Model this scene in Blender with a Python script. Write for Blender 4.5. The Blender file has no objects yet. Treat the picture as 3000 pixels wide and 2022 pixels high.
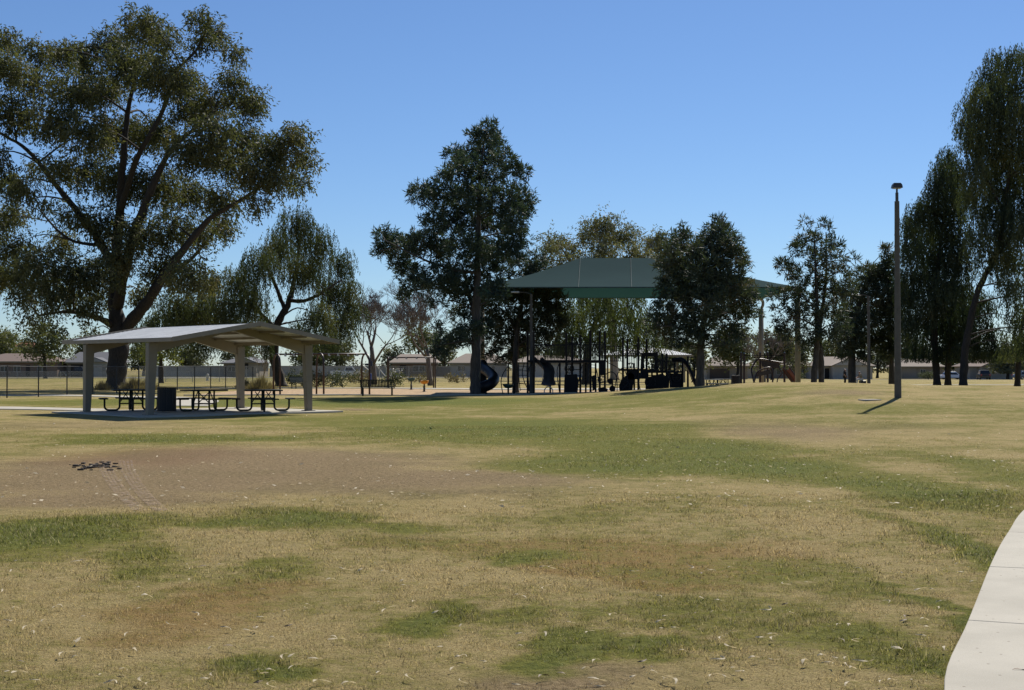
import bpy, math, random
import numpy as np
from mathutils import Vector, Matrix

# ------------------------------------------------------------------ camera, sky, sun, exposure
scene = bpy.context.scene
COL = scene.collection
F, HOR, CX, CY, EYE = 3900.0, 1078.0, 1500.0, 1011.0, 1.6      # photograph: focal length and horizon in its pixels
cam_d = bpy.data.cameras.new('camera'); cam = bpy.data.objects.new('camera', cam_d); COL.objects.link(cam)
cam_d.sensor_width = 36.0; cam_d.lens = 36.0 * F / 3000.0; cam_d.clip_start = 0.1; cam_d.clip_end = 9000
PITCH = math.atan((HOR - CY) / F)
cam.location = (0, 0, EYE); cam.rotation_euler = (math.radians(90) + PITCH, 0, 0)
scene.camera = cam
SUN_EL, SUN_AZ = math.radians(46), math.radians(24)             # azimuth to the right of straight ahead (+Y)
world = bpy.data.worlds.new('World'); scene.world = world; world.use_nodes = True
wn = world.node_tree; bg = wn.nodes['Background']
sky = wn.nodes.new('ShaderNodeTexSky'); sky.sky_type = 'NISHITA'; sky.sun_disc = False
sky.sun_elevation = SUN_EL; sky.sun_rotation = SUN_AZ; sky.altitude = 350
sky.air_density = 1.0; sky.dust_density = 0.15; sky.ozone_density = 4.0
wb = wn.nodes.new('ShaderNodeMix'); wb.data_type = 'RGBA'; wb.blend_type = 'MULTIPLY'; wb.inputs[0].default_value = 1.0      # one even tint: the camera's cool white balance
wb.inputs[7].default_value = (0.80, 0.95, 1.16, 1); wn.links.new(sky.outputs[0], wb.inputs[6]); wn.links.new(wb.outputs[2], bg.inputs[0]); bg.inputs[1].default_value = 0.066
sun_d = bpy.data.lights.new('sun', 'SUN'); sun_d.energy = 4.9; sun_d.angle = math.radians(0.5); sun_d.color = (1.0, 0.94, 0.85)
sun = bpy.data.objects.new('sun', sun_d); COL.objects.link(sun)
SV = Vector((math.sin(SUN_AZ) * math.cos(SUN_EL), math.cos(SUN_AZ) * math.cos(SUN_EL), math.sin(SUN_EL)))
sun.rotation_euler = (-SV).to_track_quat('-Z', 'Y').to_euler(); sun.location = SV * 200
vs = scene.view_settings; vs.view_transform = 'Standard'; vs.look = 'None'; vs.exposure = 0.35; vs.gamma = 1.0
scene.cycles.use_denoising = True
scene.cycles.max_bounces = 8; scene.cycles.transparent_max_bounces = 24

# ------------------------------------------------------------------ helpers
rnd = random.Random(7)
def sstep(a, b, x):
    t = np.clip((np.asarray(x, float) - a) / (b - a), 0, 1); return t * t * (3 - 2 * t)
def hgt(x, y):
    """height of the ground (works on arrays): flat, with a low mound ahead to the right"""
    x = np.asarray(x, float); y = np.asarray(y, float)
    lat = np.where(x < 14, 0.90 * np.exp(-((x - 14) ** 2) / 84.0), 0.66 + 0.24 * np.exp(-((x - 14) ** 2) / 50.0))
    m = lat * sstep(24, 62, y) * (1 - sstep(64, 90, y))
    far = -0.7 * sstep(150, 275, y) * sstep(5, 40, x)
    und = 0.018 * np.sin(x * 0.53 + 1.3) * np.sin(y * 0.41 + 0.4) + 0.012 * np.sin(x * 1.1 + y * 0.8)
    return m + far + und * (1 - sstep(60, 120, y)) * sstep(3, 9, y)
def h1(x, y): return float(hgt(x, y))
ct, st = math.cos(PITCH), math.sin(PITCH)
def P(px, py, d):
    """point at forward distance d seen at photo pixel (px, py)"""
    u, v = (px - CX) / F, (CY - py) / F
    yy, zz = ct - v * st, st + v * ct
    return Vector((u / yy * d, d, EYE + zz / yy * d))
def G(px, d, dz=0.0):
    """ground point at forward distance d under photo column px"""
    x = (px - CX) / F * d
    return Vector((x, d, h1(x, d) + dz))
def ground_px(px, py):
    """ground point seen at photo pixel (px, py)"""
    lo = 4.0
    while lo < 400:
        p = P(px, py, lo)
        if p.z <= h1(p.x, p.y): break
        lo += 0.1 if lo < 60 else 0.5
    return P(px, py, lo)

def tag(o, label=None, cat=None, group=None, kind=None):
    if label: o['label'] = label
    if cat: o['category'] = cat
    if group: o['group'] = group
    if kind: o['kind'] = kind
    return o
def empty(name, loc, rz=0, label=None, cat=None, group=None):
    o = bpy.data.objects.new(name, None); COL.objects.link(o)
    o.empty_display_size = 0.3
    o.location = loc; o.rotation_euler = (0, 0, rz)
    return tag(o, label, cat, group)
def root_loc(o):
    while o.parent: o = o.parent
    return Vector(o.location)
def copy_tree(o, parent=None):
    c = o.copy(); COL.objects.link(c); c.parent = parent
    for ch in o.children: copy_tree(ch, c)
    return c

class MB:
    def __init__(s): s.v = []; s.f = []
    def face(s, pts):
        n = len(s.v); s.v += [tuple(p) for p in pts]; s.f.append(tuple(range(n, n + len(pts)))); return s
    def box(s, c, size, rz=0, m=None):
        x, y, z = size[0] / 2, size[1] / 2, size[2] / 2
        M = m or (Matrix.Translation(Vector(c)) @ Matrix.Rotation(rz, 4, 'Z'))
        n = len(s.v)
        s.v += [tuple(M @ Vector((a * x, b * y, cc * z))) for cc in (-1, 1) for (a, b) in ((-1, -1), (1, -1), (1, 1), (-1, 1))]
        s.f += [tuple(n + i for i in q) for q in ((3, 2, 1, 0), (4, 5, 6, 7), (0, 1, 5, 4), (1, 2, 6, 5), (2, 3, 7, 6), (3, 0, 4, 7))]
        return s
    def bar(s, a, b, w, t):
        """rectangular bar from a to b, w across (horizontal), t deep"""
        a, b = Vector(a), Vector(b); d = (b - a); L = d.length; d.normalize()
        up = Vector((0, 0, 1)) if abs(d.z) < 0.95 else Vector((0, 1, 0))
        r = d.cross(up).normalized(); u = r.cross(d)
        M = Matrix((r, d, u)).transposed().to_4x4(); M.translation = (a + b) / 2
        return s.box(None, (w, L, t), m=M)
    def tube(s, path, rad, n=8, cap=True):
        pts = [Vector(p) for p in path]; k = len(pts)
        rad = rad if isinstance(rad, (list, tuple)) else [rad] * k
        base = len(s.v); ref = None
        for i, p in enumerate(pts):
            t = (pts[min(i + 1, k - 1)] - pts[max(i - 1, 0)])
            t = t.normalized() if t.length > 1e-9 else Vector((0, 0, 1))
            if ref is None:
                a = Vector((1, 0, 0)) if abs(t.x) < 0.8 else Vector((0, 1, 0))
                ref = (a - t * a.dot(t)).normalized()
            else:
                ref = ref - t * ref.dot(t)
                ref = ref.normalized() if ref.length > 1e-6 else t.orthogonal().normalized()
            b = t.cross(ref)
            for j in range(n):
                an = 2 * math.pi * j / n
                s.v.append(tuple(p + (ref * math.cos(an) + b * math.sin(an)) * rad[i]))
        for i in range(k - 1):
            for j in range(n):
                a0 = base + i * n + j; a1 = base + i * n + (j + 1) % n
                s.f.append((a0, a1, a1 + n, a0 + n))
        if cap:
            s.f.append(tuple(base + j for j in reversed(range(n)))); e = base + (k - 1) * n
            s.f.append(tuple(e + j for j in range(n)))
        return s
    def prism(s, pts, depth):
        """polygon pts (3-D, planar) extruded by the vector depth"""
        n = len(s.v); k = len(pts); d = Vector(depth)
        s.v += [tuple(Vector(p)) for p in pts] + [tuple(Vector(p) + d) for p in pts]
        s.f.append(tuple(n + i for i in reversed(range(k)))); s.f.append(tuple(n + k + i for i in range(k)))
        for i in range(k):
            j = (i + 1) % k; s.f.append((n + i, n + j, n + k + j, n + k + i))
        return s
    def mesh(s, name, off=None):
        me = bpy.data.meshes.new(name)
        v = s.v if off is None else [(a - off[0], b - off[1], c - off[2]) for a, b, c in s.v]
        me.from_pydata(v, [], s.f); return me
    def build(s, name, mat, parent=None, local=False, smooth=False, bevel=0, loc=None):
        off = None
        if not local: off = root_loc(parent) if parent else loc
        me = s.mesh(name, off)
        o = bpy.data.objects.new(name, me); COL.objects.link(o)
        if parent: o.parent = parent
        elif loc is not None and not local: o.location = loc
        if mat: me.materials.append(mat)
        if smooth: me.shade_smooth()
        if bevel:
            m = o.modifiers.new('bevel', 'BEVEL'); m.width = bevel; m.segments = 2; m.limit_method = 'ANGLE'
        return o
def arc(c, r, a0, a1, n, u, w):
    c, u, w = Vector(c), Vector(u), Vector(w)
    return [c + u * (r * math.cos(a0 + (a1 - a0) * i / n)) + w * (r * math.sin(a0 + (a1 - a0) * i / n)) for i in range(n + 1)]
def smooth_path(pts, n=6):
    """Catmull-Rom through points (Vectors)"""
    p = [Vector(q) for q in pts]; out = []
    for i in range(len(p) - 1):
        a, b, c, d = p[max(i - 1, 0)], p[i], p[i + 1], p[min(i + 2, len(p) - 1)]
        for k in range(n):
            t = k / n
            out.append(0.5 * ((2 * b) + (c - a) * t + (2 * a - 5 * b + 4 * c - d) * t * t + (3 * b - a - 3 * c + d) * t ** 3))
    return out + [p[-1]]
def np_mesh(name, V, k, mat, parent=None, off=None):
    """mesh of faces with k corners each; V is (n*k, 3)"""
    V = np.asarray(V, np.float32).reshape(-1, 3)
    if off is not None: V = V - np.array(off, np.float32)
    n = len(V) // k; me = bpy.data.meshes.new(name)
    me.vertices.add(len(V)); me.vertices.foreach_set('co', V.ravel())
    me.loops.add(n * k); me.loops.foreach_set('vertex_index', np.arange(n * k, dtype=np.int32))
    me.polygons.add(n); me.polygons.foreach_set('loop_start', np.arange(0, n * k, k, dtype=np.int32))
    me.update(calc_edges=True)
    o = bpy.data.objects.new(name, me); COL.objects.link(o); o.parent = parent; me.materials.append(mat)
    return o

# ------------------------------------------------------------------ materials
def newmat(name):
    m = bpy.data.materials.new(name); m.use_nodes = True; nt = m.node_tree
    return m, nt, nt.nodes['Principled BSDF'], nt.nodes['Material Output']
def N(nt, typ, **kw):
    n = nt.nodes.new('ShaderNode' + typ)
    for k, v in kw.items(): setattr(n, k, v)
    return n
def mix_rgb(nt, fac, a, b, bt='MIX'):
    n = nt.nodes.new('ShaderNodeMix'); n.data_type = 'RGBA'; n.blend_type = bt
    for s, v in ((n.inputs[0], fac), (n.inputs[6], a), (n.inputs[7], b)):
        if hasattr(v, 'is_output'): nt.links.new(v, s)
        elif isinstance(v, (int, float)): s.default_value = v
        else: s.default_value = (*v[:3], 1)
    return n.outputs[2]
def math_n(nt, op, a, b=0.0, c=0.0):
    n = nt.nodes.new('ShaderNodeMath'); n.operation = op
    for s, v in zip(n.inputs, (a, b, c)):
        if hasattr(v, 'is_output'): nt.links.new(v, s)
        else: s.default_value = v
    return n.outputs[0]
def mapr(nt, v, a, b, c=0.0, d=1.0, smooth=True):
    n = nt.nodes.new('ShaderNodeMapRange'); n.interpolation_type = 'SMOOTHSTEP' if smooth else 'LINEAR'
    nt.links.new(v, n.inputs[0])
    for i, x in zip((1, 2, 3, 4), (a, b, c, d)): n.inputs[i].default_value = x
    return n.outputs[0]
def noise(nt, vec, scale, detail=4, rough=0.55):
    n = N(nt, 'TexNoise'); n.inputs['Scale'].default_value = scale; n.inputs['Detail'].default_value = detail; n.inputs['Roughness'].default_value = rough
    if vec is not None: nt.links.new(vec, n.inputs['Vector'])
    return n
def bump(nt, h, strength, dist, bsdf):
    b = N(nt, 'Bump'); b.inputs['Strength'].default_value = strength; b.inputs['Distance'].default_value = dist
    nt.links.new(h, b.inputs['Height']); nt.links.new(b.outputs[0], bsdf.inputs['Normal'])
def solid(name, col, rough=0.6, metal=0.0, var=0.25, scale=3.0, bmp=0.0, bscale=60, col2=None, spec=0.4):
    m, nt, b, out = newmat(name)
    tc = N(nt, 'TexCoord'); n = noise(nt, tc.outputs['Object'], scale, 6)
    c2 = col2 or tuple(c * (1 - var) for c in col)
    f = mapr(nt, n.outputs[0], 0.32, 0.68)
    nt.links.new(mix_rgb(nt, f, col, c2), b.inputs['Base Color'])
    b.inputs['Roughness'].default_value = rough; b.inputs['Metallic'].default_value = metal
    b.inputs['Specular IOR Level'].default_value = spec
    if bmp:
        n2 = noise(nt, tc.outputs['Object'], bscale, 5); bump(nt, n2.outputs[0], bmp, 0.02, b)
    return m
def leafmat(name, dark, light, old=None, trans=0.3, nscale=0.6, rough=0.62, oldw=0.25, tint=(1.25, 1.3, 0.6), spec=0.22):
    """foliage: per leaf and per clump colour, part of the light passes through"""
    m, nt, b, out = newmat(name)
    g = N(nt, 'NewGeometry'); tc = N(nt, 'TexCoord')
    n = noise(nt, tc.outputs['Object'], nscale, 3)
    f = math_n(nt, 'ADD', math_n(nt, 'MULTIPLY', mapr(nt, n.outputs[0], 0.3, 0.7), 0.6), math_n(nt, 'MULTIPLY', g.outputs['Random Per Island'], 0.4))
    c = mix_rgb(nt, f, dark, light)
    if old:
        n2 = noise(nt, tc.outputs['Object'], nscale * 0.7 + 0.13, 3)
        fo = math_n(nt, 'MULTIPLY', mapr(nt, n2.outputs[0], 0.56, 0.72), oldw * 2.2)
        c = mix_rgb(nt, fo, c, old)
    nt.links.new(c, b.inputs['Base Color']); b.inputs['Roughness'].default_value = rough; b.inputs['Specular IOR Level'].default_value = spec
    t = N(nt, 'BsdfTranslucent'); nt.links.new(mix_rgb(nt, 1.0, c, tint, 'MULTIPLY'), t.inputs[0])
    mx = N(nt, 'MixShader'); mx.inputs[0].default_value = trans
    nt.links.new(b.outputs[0], mx.inputs[1]); nt.links.new(t.outputs[0], mx.inputs[2]); nt.links.new(mx.outputs[0], out.inputs[0])
    return m
def bark(name, col, col2):
    m, nt, b, out = newmat(name)
    tc = N(nt, 'TexCoord'); mp = N(nt, 'Mapping'); mp.inputs['Scale'].default_value = (6, 6, 1.1)
    nt.links.new(tc.outputs['Object'], mp.inputs[0]); n = noise(nt, mp.outputs[0], 2.2, 8, 0.65)
    nt.links.new(mix_rgb(nt, mapr(nt, n.outputs[0], 0.35, 0.65), col, col2), b.inputs['Base Color'])
    b.inputs['Roughness'].default_value = 0.9; bump(nt, n.outputs[0], 0.9, 0.06, b); return m

M = {}
M['bark_dark'] = bark('bark_dark', (0.020, 0.017, 0.014), (0.045, 0.037, 0.030))
M['bark_pine'] = bark('bark_pine', (0.034, 0.030, 0.026), (0.075, 0.066, 0.056))
M['bark_bare'] = bark('bark_bare', (0.11, 0.088, 0.078), (0.21, 0.175, 0.155))
M['bark_pale'] = bark('bark_pale', (0.20, 0.17, 0.14), (0.32, 0.28, 0.24))
M['euc'] = leafmat('eucalyptus_leaf', (0.046, 0.058, 0.032), (0.130, 0.132, 0.066), (0.18, 0.145, 0.06), 0.34, 0.35, 0.65)
M['weep'] = leafmat('weeping_leaf', (0.032, 0.050, 0.030), (0.098, 0.110, 0.054), (0.17, 0.15, 0.045), 0.30, 0.3)
M['yellow'] = leafmat('yellow_green_leaf', (0.10, 0.12, 0.03), (0.20, 0.20, 0.05), None, 0.4, 0.5)
M['olive'] = leafmat('olive_leaf', (0.07, 0.085, 0.04), (0.15, 0.155, 0.075), None, 0.3, 0.5)
M['faraway'] = leafmat('far_leaf', (0.075, 0.085, 0.055), (0.15, 0.15, 0.09), (0.17, 0.15, 0.08), 0.3, 0.2)
M['pine'] = leafmat('pine_needle', (0.024, 0.044, 0.037), (0.076, 0.102, 0.074), None, 0.24, 0.6, 0.6)
M['pine_brown'] = leafmat('pine_needle_mixed', (0.028, 0.046, 0.036), (0.082, 0.098, 0.064), (0.15, 0.10, 0.058), 0.24, 0.5, 0.6, 0.32)
M['brush'] = leafmat('dry_brush', (0.10, 0.08, 0.05), (0.20, 0.165, 0.105), None, 0.3, 2)
M['shrub'] = leafmat('shrub_leaf', (0.04, 0.055, 0.035), (0.10, 0.11, 0.06), None, 0.25, 1.5)
M['oleander'] = leafmat('oleander_leaf', (0.08, 0.10, 0.05), (0.20, 0.21, 0.12), None, 0.25, 1.5)
M['white_petal'] = solid('white_petal', (0.75, 0.72, 0.68))
M['concrete'] = solid('concrete', (0.42, 0.39, 0.32), 0.85, 0, 0.16, 1.3, 0.25, 90)
M['post'] = solid('tan_steel_paint', (0.20, 0.17, 0.125), 0.45, 0, 0.12, 2.0)
M['roof_metal'] = solid('white_roof_metal', (0.60, 0.61, 0.60), 0.7, 0.0, 0.14, 1.6, spec=0.06)
M['trim'] = solid('tan_trim', (0.24, 0.205, 0.155), 0.5, 0, 0.1)
M['green_steel'] = solid('dark_green_coating', (0.013, 0.024, 0.021), 0.6, 0, 0.3, spec=0.2)
M['black_steel'] = solid('black_coating', (0.018, 0.020, 0.024), 0.4, 0, 0.3)
M['bin'] = solid('navy_coating', (0.010, 0.012, 0.018), 0.45, 0, 0.3)
M['maroon'] = solid('brown_maroon_paint', (0.040, 0.018, 0.015), 0.4, 0, 0.25)
M['fence_post'] = solid('black_fence_post', (0.020, 0.021, 0.024), 0.5)
M['galv'] = solid('galvanised_steel', (0.36, 0.36, 0.35), 0.45, 0.5, 0.2)
M['lamp_pole'] = solid('grey_concrete_pole', (0.105, 0.098, 0.086), 0.8, 0, 0.2, 4, 0.2, 120)
M['lamp_head'] = solid('dark_lamp_housing', (0.05, 0.05, 0.052), 0.45)
M['lens'] = solid('lamp_lens', (0.5, 0.5, 0.48), 0.2)
M['canopy'] = leafmat('green_shade_cloth', (0.020, 0.050, 0.056), (0.024, 0.058, 0.063), None, 0.22, 0.4, 0.9, tint=(0.8, 1.25, 1.0), spec=0.03)
M['canopy_seam'] = solid('shade_cloth_seam', (0.06, 0.10, 0.10), 0.8)
M['canopy_post'] = solid('canopy_post_paint', (0.26, 0.235, 0.18), 0.5, 0, 0.1)
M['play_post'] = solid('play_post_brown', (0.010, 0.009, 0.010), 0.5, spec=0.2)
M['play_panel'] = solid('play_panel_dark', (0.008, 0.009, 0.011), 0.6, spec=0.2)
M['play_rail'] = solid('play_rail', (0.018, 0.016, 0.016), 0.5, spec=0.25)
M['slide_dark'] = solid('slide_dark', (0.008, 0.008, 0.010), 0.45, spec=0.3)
M['slide_brown'] = solid('slide_brown', (0.05, 0.038, 0.03), 0.4)
M['slide_red'] = solid('slide_red', (0.20, 0.065, 0.04), 0.4)
M['orange'] = solid('orange_plastic', (0.75, 0.30, 0.02), 0.4, 0, 0.1)
M['teal'] = solid('green_plastic', (0.03, 0.085, 0.075), 0.4)
M['blue'] = solid('blue_pad', (0.02, 0.07, 0.35), 0.5)
M['navy'] = solid('navy_box', (0.02, 0.03, 0.07), 0.5)
M['white_pipe'] = solid('white_pipe', (0.62, 0.62, 0.60), 0.4)
M['hydrant'] = solid('hydrant_paint', (0.55, 0.53, 0.45), 0.5)
M['glass'] = solid('dark_window', (0.025, 0.03, 0.035), 0.12, 0, 0.2)
M['tyre'] = solid('tyre_rubber', (0.02, 0.02, 0.02), 0.85)
M['rim'] = solid('wheel_rim', (0.35, 0.35, 0.36), 0.3, 0.7)
M['car_white'] = solid('car_white', (0.72, 0.72, 0.72), 0.25, 0, 0.05)
M['car_dark'] = solid('car_black', (0.018, 0.019, 0.024), 0.2, 0, 0.1)
M['car_blue'] = solid('car_blue_grey', (0.14, 0.19, 0.27), 0.25, 0, 0.1)
M['tail'] = solid('tail_light_red', (0.35, 0.02, 0.015), 0.3)
M['headlight'] = solid('head_light', (0.6, 0.6, 0.58), 0.15)
M['asphalt'] = solid('asphalt_worn', (0.17, 0.165, 0.155), 0.9, 0, 0.2, 0.4)
M['skin'] = solid('skin', (0.42, 0.25, 0.17), 0.6, 0, 0.1)
M['hair'] = solid('dark_hair', (0.015, 0.012, 0.010), 0.5)
M['cloth_black'] = solid('black_cloth', (0.02, 0.02, 0.023), 0.9)
M['cloth_grey'] = solid('grey_tan_cloth', (0.22, 0.20, 0.16), 0.9)
M['cloth_white'] = solid('white_cloth', (0.68, 0.67, 0.65), 0.9)
M['leaf_pale'] = leafmat('dry_leaf_pale', (0.46, 0.38, 0.24), (0.74, 0.66, 0.48), None, 0.35, 9, tint=(1.0, 0.95, 0.8))
M['leaf_brown'] = solid('dry_leaf_brown', (0.17, 0.12, 0.075), 0.7, 0, 0.4, 14)
M['soil_dark'] = solid('dark_clod', (0.07, 0.055, 0.04), 0.95, 0, 0.4, 20)
M['ball'] = solid('tennis_ball_felt', (0.32, 0.32, 0.09), 0.95)
M['joint'] = solid('joint_dirt', (0.14, 0.12, 0.09), 0.95)

# chips of the play area
m, nt, b, out = newmat('wood_chips'); M['chips'] = m
g = N(nt, 'NewGeometry'); v = N(nt, 'TexVoronoi'); v.inputs['Scale'].default_value = 9.0; nt.links.new(g.outputs['Position'], v.inputs['Vector'])
nn = noise(nt, g.outputs['Position'], 0.5, 4)
c = mix_rgb(nt, v.outputs['Color'], (0.24, 0.15, 0.075), (0.50, 0.35, 0.19))
c = mix_rgb(nt, math_n(nt, 'MULTIPLY', mapr(nt, nn.outputs[0], 0.45, 0.7), 0.5), c, (0.30, 0.22, 0.14))
nt.links.new(c, b.inputs['Base Color']); b.inputs['Roughness'].default_value = 0.95; bump(nt, v.outputs['Distance'], 0.8, 0.05, b)

# chain link: a woven wire look, mostly open
def linkmat(name, col, op):
    m, nt, b, out = newmat(name)
    tc = N(nt, 'TexCoord'); sep = N(nt, 'SeparateXYZ'); nt.links.new(tc.outputs['UV'], sep.inputs[0])
    a = math_n(nt, 'PINGPONG', math_n(nt, 'ADD', sep.outputs[0], sep.outputs[1]), 0.035)
    c2 = math_n(nt, 'PINGPONG', math_n(nt, 'SUBTRACT', sep.outputs[0], sep.outputs[1]), 0.035)
    mn = math_n(nt, 'MINIMUM', a, c2)
    fac = math_n(nt, 'LESS_THAN', mn, 0.035 * (1 - math.sqrt(1 - op)))
    b.inputs['Base Color'].default_value = (*col, 1); b.inputs['Roughness'].default_value = 0.5; b.inputs['Metallic'].default_value = 0.3
    t = N(nt, 'BsdfTransparent'); mx = N(nt, 'MixShader')
    nt.links.new(fac, mx.inputs[0]); nt.links.new(t.outputs[0], mx.inputs[1]); nt.links.new(b.outputs[0], mx.inputs[2]); nt.links.new(mx.outputs[0], out.inputs[0])
    return m
M['link_black'] = linkmat('black_chain_link', (0.03, 0.03, 0.033), 0.14)
M['link_grey'] = linkmat('grey_chain_link', (0.40, 0.40, 0.40), 0.26)

# ------------------------------------------------------------------ lawn: where the grass is green, dry or worn to soil (photo pixel ellipses laid on the ground)
PATCH = {
 'g': [(1500, 1268, 620, 42, .9), (2050, 1330, 420, 42, .85), (2300, 1385, 330, 40, .75), (1700, 1370, 330, 38, .8), (2350, 1240, 420, 22, .35),
       (520, 1287, 420, 12, .85), (180, 1560, 300, 62, 1.0), (420, 1640, 170, 50, .6), (820, 1508, 260, 22, .9), (720, 1700, 180, 45, .5),
       (2780, 1455, 300, 60, .95), (2960, 1390, 160, 60, .6), (2880, 1640, 110, 130, .8), (2800, 1850, 60, 150, .9), (2740, 1960, 50, 70, .9),
       (1780, 1905, 170, 42, .9), (2000, 1915, 100, 28, .7), (1560, 1820, 110, 40, .35), (700, 1965, 210, 40, .9), (1330, 1810, 130, 36, .75), (300, 1720, 130, 40, .55),
       (2060, 1810, 330, 60, .40), (2280, 1650, 200, 40, .35), (1100, 1520, 160, 20, .5), (1600, 1650, 120, 30, .45), (2500, 1720, 120, 60, .4), (600, 1180, 700, 14, .9), (1250, 1180, 360, 14, .8),
       (2650, 1330, 220, 20, .3), (2550, 1900, 160, 70, .45), (2350, 1850, 120, 35, .4), (1480, 1670, 90, 25, .6), (1800, 1185, 700, 30, .4), (2500, 1200, 500, 20, .3), (1000, 1230, 500, 20, .45), (500, 1110, 900, 25, .25)],
 'b': [(250, 1400, 660, 95, 1.1), (900, 1385, 560, 75, .95), (1400, 1432, 480, 52, .9), (300, 1470, 420, 30, .5), (200, 1245, 420, 20, .6), (2250, 1262, 220, 45, .75), (2560, 1255, 260, 30, .4),
       (2480, 1152, 150, 11, .8), (1600, 1985, 380, 60, .85), (2000, 1990, 420, 45, .45), (1050, 1199, 60, 4, 1.0), (1200, 1560, 120, 20, .3), (1700, 1180, 150, 8, .35)],
 'o': [(1750, 1640, 460, 90, .95), (520, 1800, 360, 70, .8), (1150, 1600, 260, 60, .5), (400, 1340, 420, 34, .7), (2200, 1600, 300, 50, .5), (1850, 1700, 200, 30, .7), (300, 1880, 300, 40, .5)],
}
PG = {k: [] for k in PATCH}
for k, L in PATCH.items():
    for (px, py, rx, ry, w) in L:
        c0 = ground_px(px, py); a0 = ground_px(px, py - ry); b0 = ground_px(px, py + ry)
        PG[k].append((c0.x, (a0.y + b0.y) / 2, rx / F * c0.y, abs(a0.y - b0.y) / 2, w))
def field(k, x, y):
    r = np.zeros_like(x)
    for (cx, cy, rx, ry, w) in PG[k]:
        l = np.sqrt(((x - cx) / rx) ** 2 + ((y - cy) / ry) ** 2); r += w * (1 - sstep(0.3, 1.35, l))
    return r
lg = bpy.data.node_groups.new('lawn_colour', 'ShaderNodeTree')
lg.interface.new_socket('Color', in_out='OUTPUT', socket_type='NodeSocketColor')
lg.interface.new_socket('Height', in_out='OUTPUT', socket_type='NodeSocketFloat')
go = lg.nodes.new('NodeGroupOutput'); geo = N(lg, 'NewGeometry')
pos = geo.outputs['Position']
flat = N(lg, 'VectorMath', operation='MULTIPLY'); flat.inputs[1].default_value = (1, 1, 0); lg.links.new(pos, flat.inputs[0])
def wobble(vec, scale, amp):
    n = noise(lg, flat.outputs[0], scale, 3)
    s = N(lg, 'VectorMath', operation='SUBTRACT'); lg.links.new(n.outputs['Color'], s.inputs[0]); s.inputs[1].default_value = (.5, .5, .5)
    a = N(lg, 'VectorMath', operation='MULTIPLY_ADD'); lg.links.new(s.outputs[0], a.inputs[0]); a.inputs[1].default_value = (amp, amp * 1.6, 0); lg.links.new(vec, a.inputs[2])
    return a.outputs[0]
wp = wobble(wobble(flat.outputs[0], 0.22, 2.6), 1.3, 0.9)
def gfield(k):
    acc = None
    for (cx, cy, rx, ry, w) in PG[k]:
        s = N(lg, 'VectorMath', operation='SUBTRACT'); lg.links.new(wp, s.inputs[0]); s.inputs[1].default_value = (cx, cy, 0)
        d = N(lg, 'VectorMath', operation='MULTIPLY'); lg.links.new(s.outputs[0], d.inputs[0]); d.inputs[1].default_value = (1 / rx, 1 / ry, 0)
        l = N(lg, 'VectorMath', operation='LENGTH'); lg.links.new(d.outputs[0], l.inputs[0])
        mk = mapr(lg, l.outputs['Value'], 0.2, 1.4, 1, 0)
        acc = math_n(lg, 'MULTIPLY_ADD', mk, w, acc if acc is not None else 0.0)
    return acc
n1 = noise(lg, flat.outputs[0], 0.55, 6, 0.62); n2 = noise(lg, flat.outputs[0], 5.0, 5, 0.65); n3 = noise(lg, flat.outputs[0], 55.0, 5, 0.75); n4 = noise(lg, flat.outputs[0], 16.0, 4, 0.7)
n0 = noise(lg, flat.outputs[0], 0.10, 4, 0.6)
def c0(n, k): return math_n(lg, 'MULTIPLY_ADD', n.outputs[0], k, -0.5 * k)
def add(*a):
    r = a[0]
    for q in a[1:]: r = math_n(lg, 'ADD', r, q)
    return r
gf = add(gfield('g'), c0(n1, 1.9), c0(n2, 1.3), c0(n3, 1.0), c0(n4, 1.2), c0(n0, 1.0), 0.22)
bf = add(gfield('b'), c0(n1, 1.1), c0(n2, 1.1), c0(n4, 1.1), c0(n3, 0.9))
of = add(gfield('o'), c0(n1, 0.8), c0(n2, 0.4))
dry = mix_rgb(lg, mapr(lg, n3.outputs[0], 0.3, 0.7), (0.205, 0.152, 0.064), (0.490, 0.388, 0.176))  # dark end of this fine noise paints shaded gaps between blades into the straw
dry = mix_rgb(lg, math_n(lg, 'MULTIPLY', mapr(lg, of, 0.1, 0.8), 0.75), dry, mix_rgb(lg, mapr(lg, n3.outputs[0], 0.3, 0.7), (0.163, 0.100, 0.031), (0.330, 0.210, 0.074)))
grn = mix_rgb(lg, mapr(lg, n4.outputs[0], 0.3, 0.7), (0.096, 0.101, 0.018), (0.222, 0.206, 0.042))
cg = mix_rgb(lg, mapr(lg, gf, -0.05, 0.75), dry, grn)
deep = mix_rgb(lg, mapr(lg, n4.outputs[0], 0.3, 0.7), (0.068, 0.094, 0.016), (0.150, 0.166, 0.034))
cg = mix_rgb(lg, math_n(lg, 'MULTIPLY', mapr(lg, gf, 0.55, 1.5), 0.85), cg, deep)
dirt = mix_rgb(lg, mapr(lg, n4.outputs[0], 0.35, 0.65), (0.128, 0.085, 0.047), (0.320, 0.232, 0.136))
dirt = mix_rgb(lg, math_n(lg, 'MULTIPLY', mapr(lg, of, 0.15, 0.7), 0.6), dirt, (0.210, 0.128, 0.080))
cg = mix_rgb(lg, math_n(lg, 'MULTIPLY', mapr(lg, bf, 0.12, 1.1), 0.78), cg, dirt)
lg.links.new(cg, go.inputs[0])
lg.links.new(add(n3.outputs[0], math_n(lg, 'MULTIPLY', n4.outputs[0], 1.4), n2.outputs[0]), go.inputs[1])
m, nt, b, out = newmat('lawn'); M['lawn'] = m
gr = nt.nodes.new('ShaderNodeGroup'); gr.node_tree = lg
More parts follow.
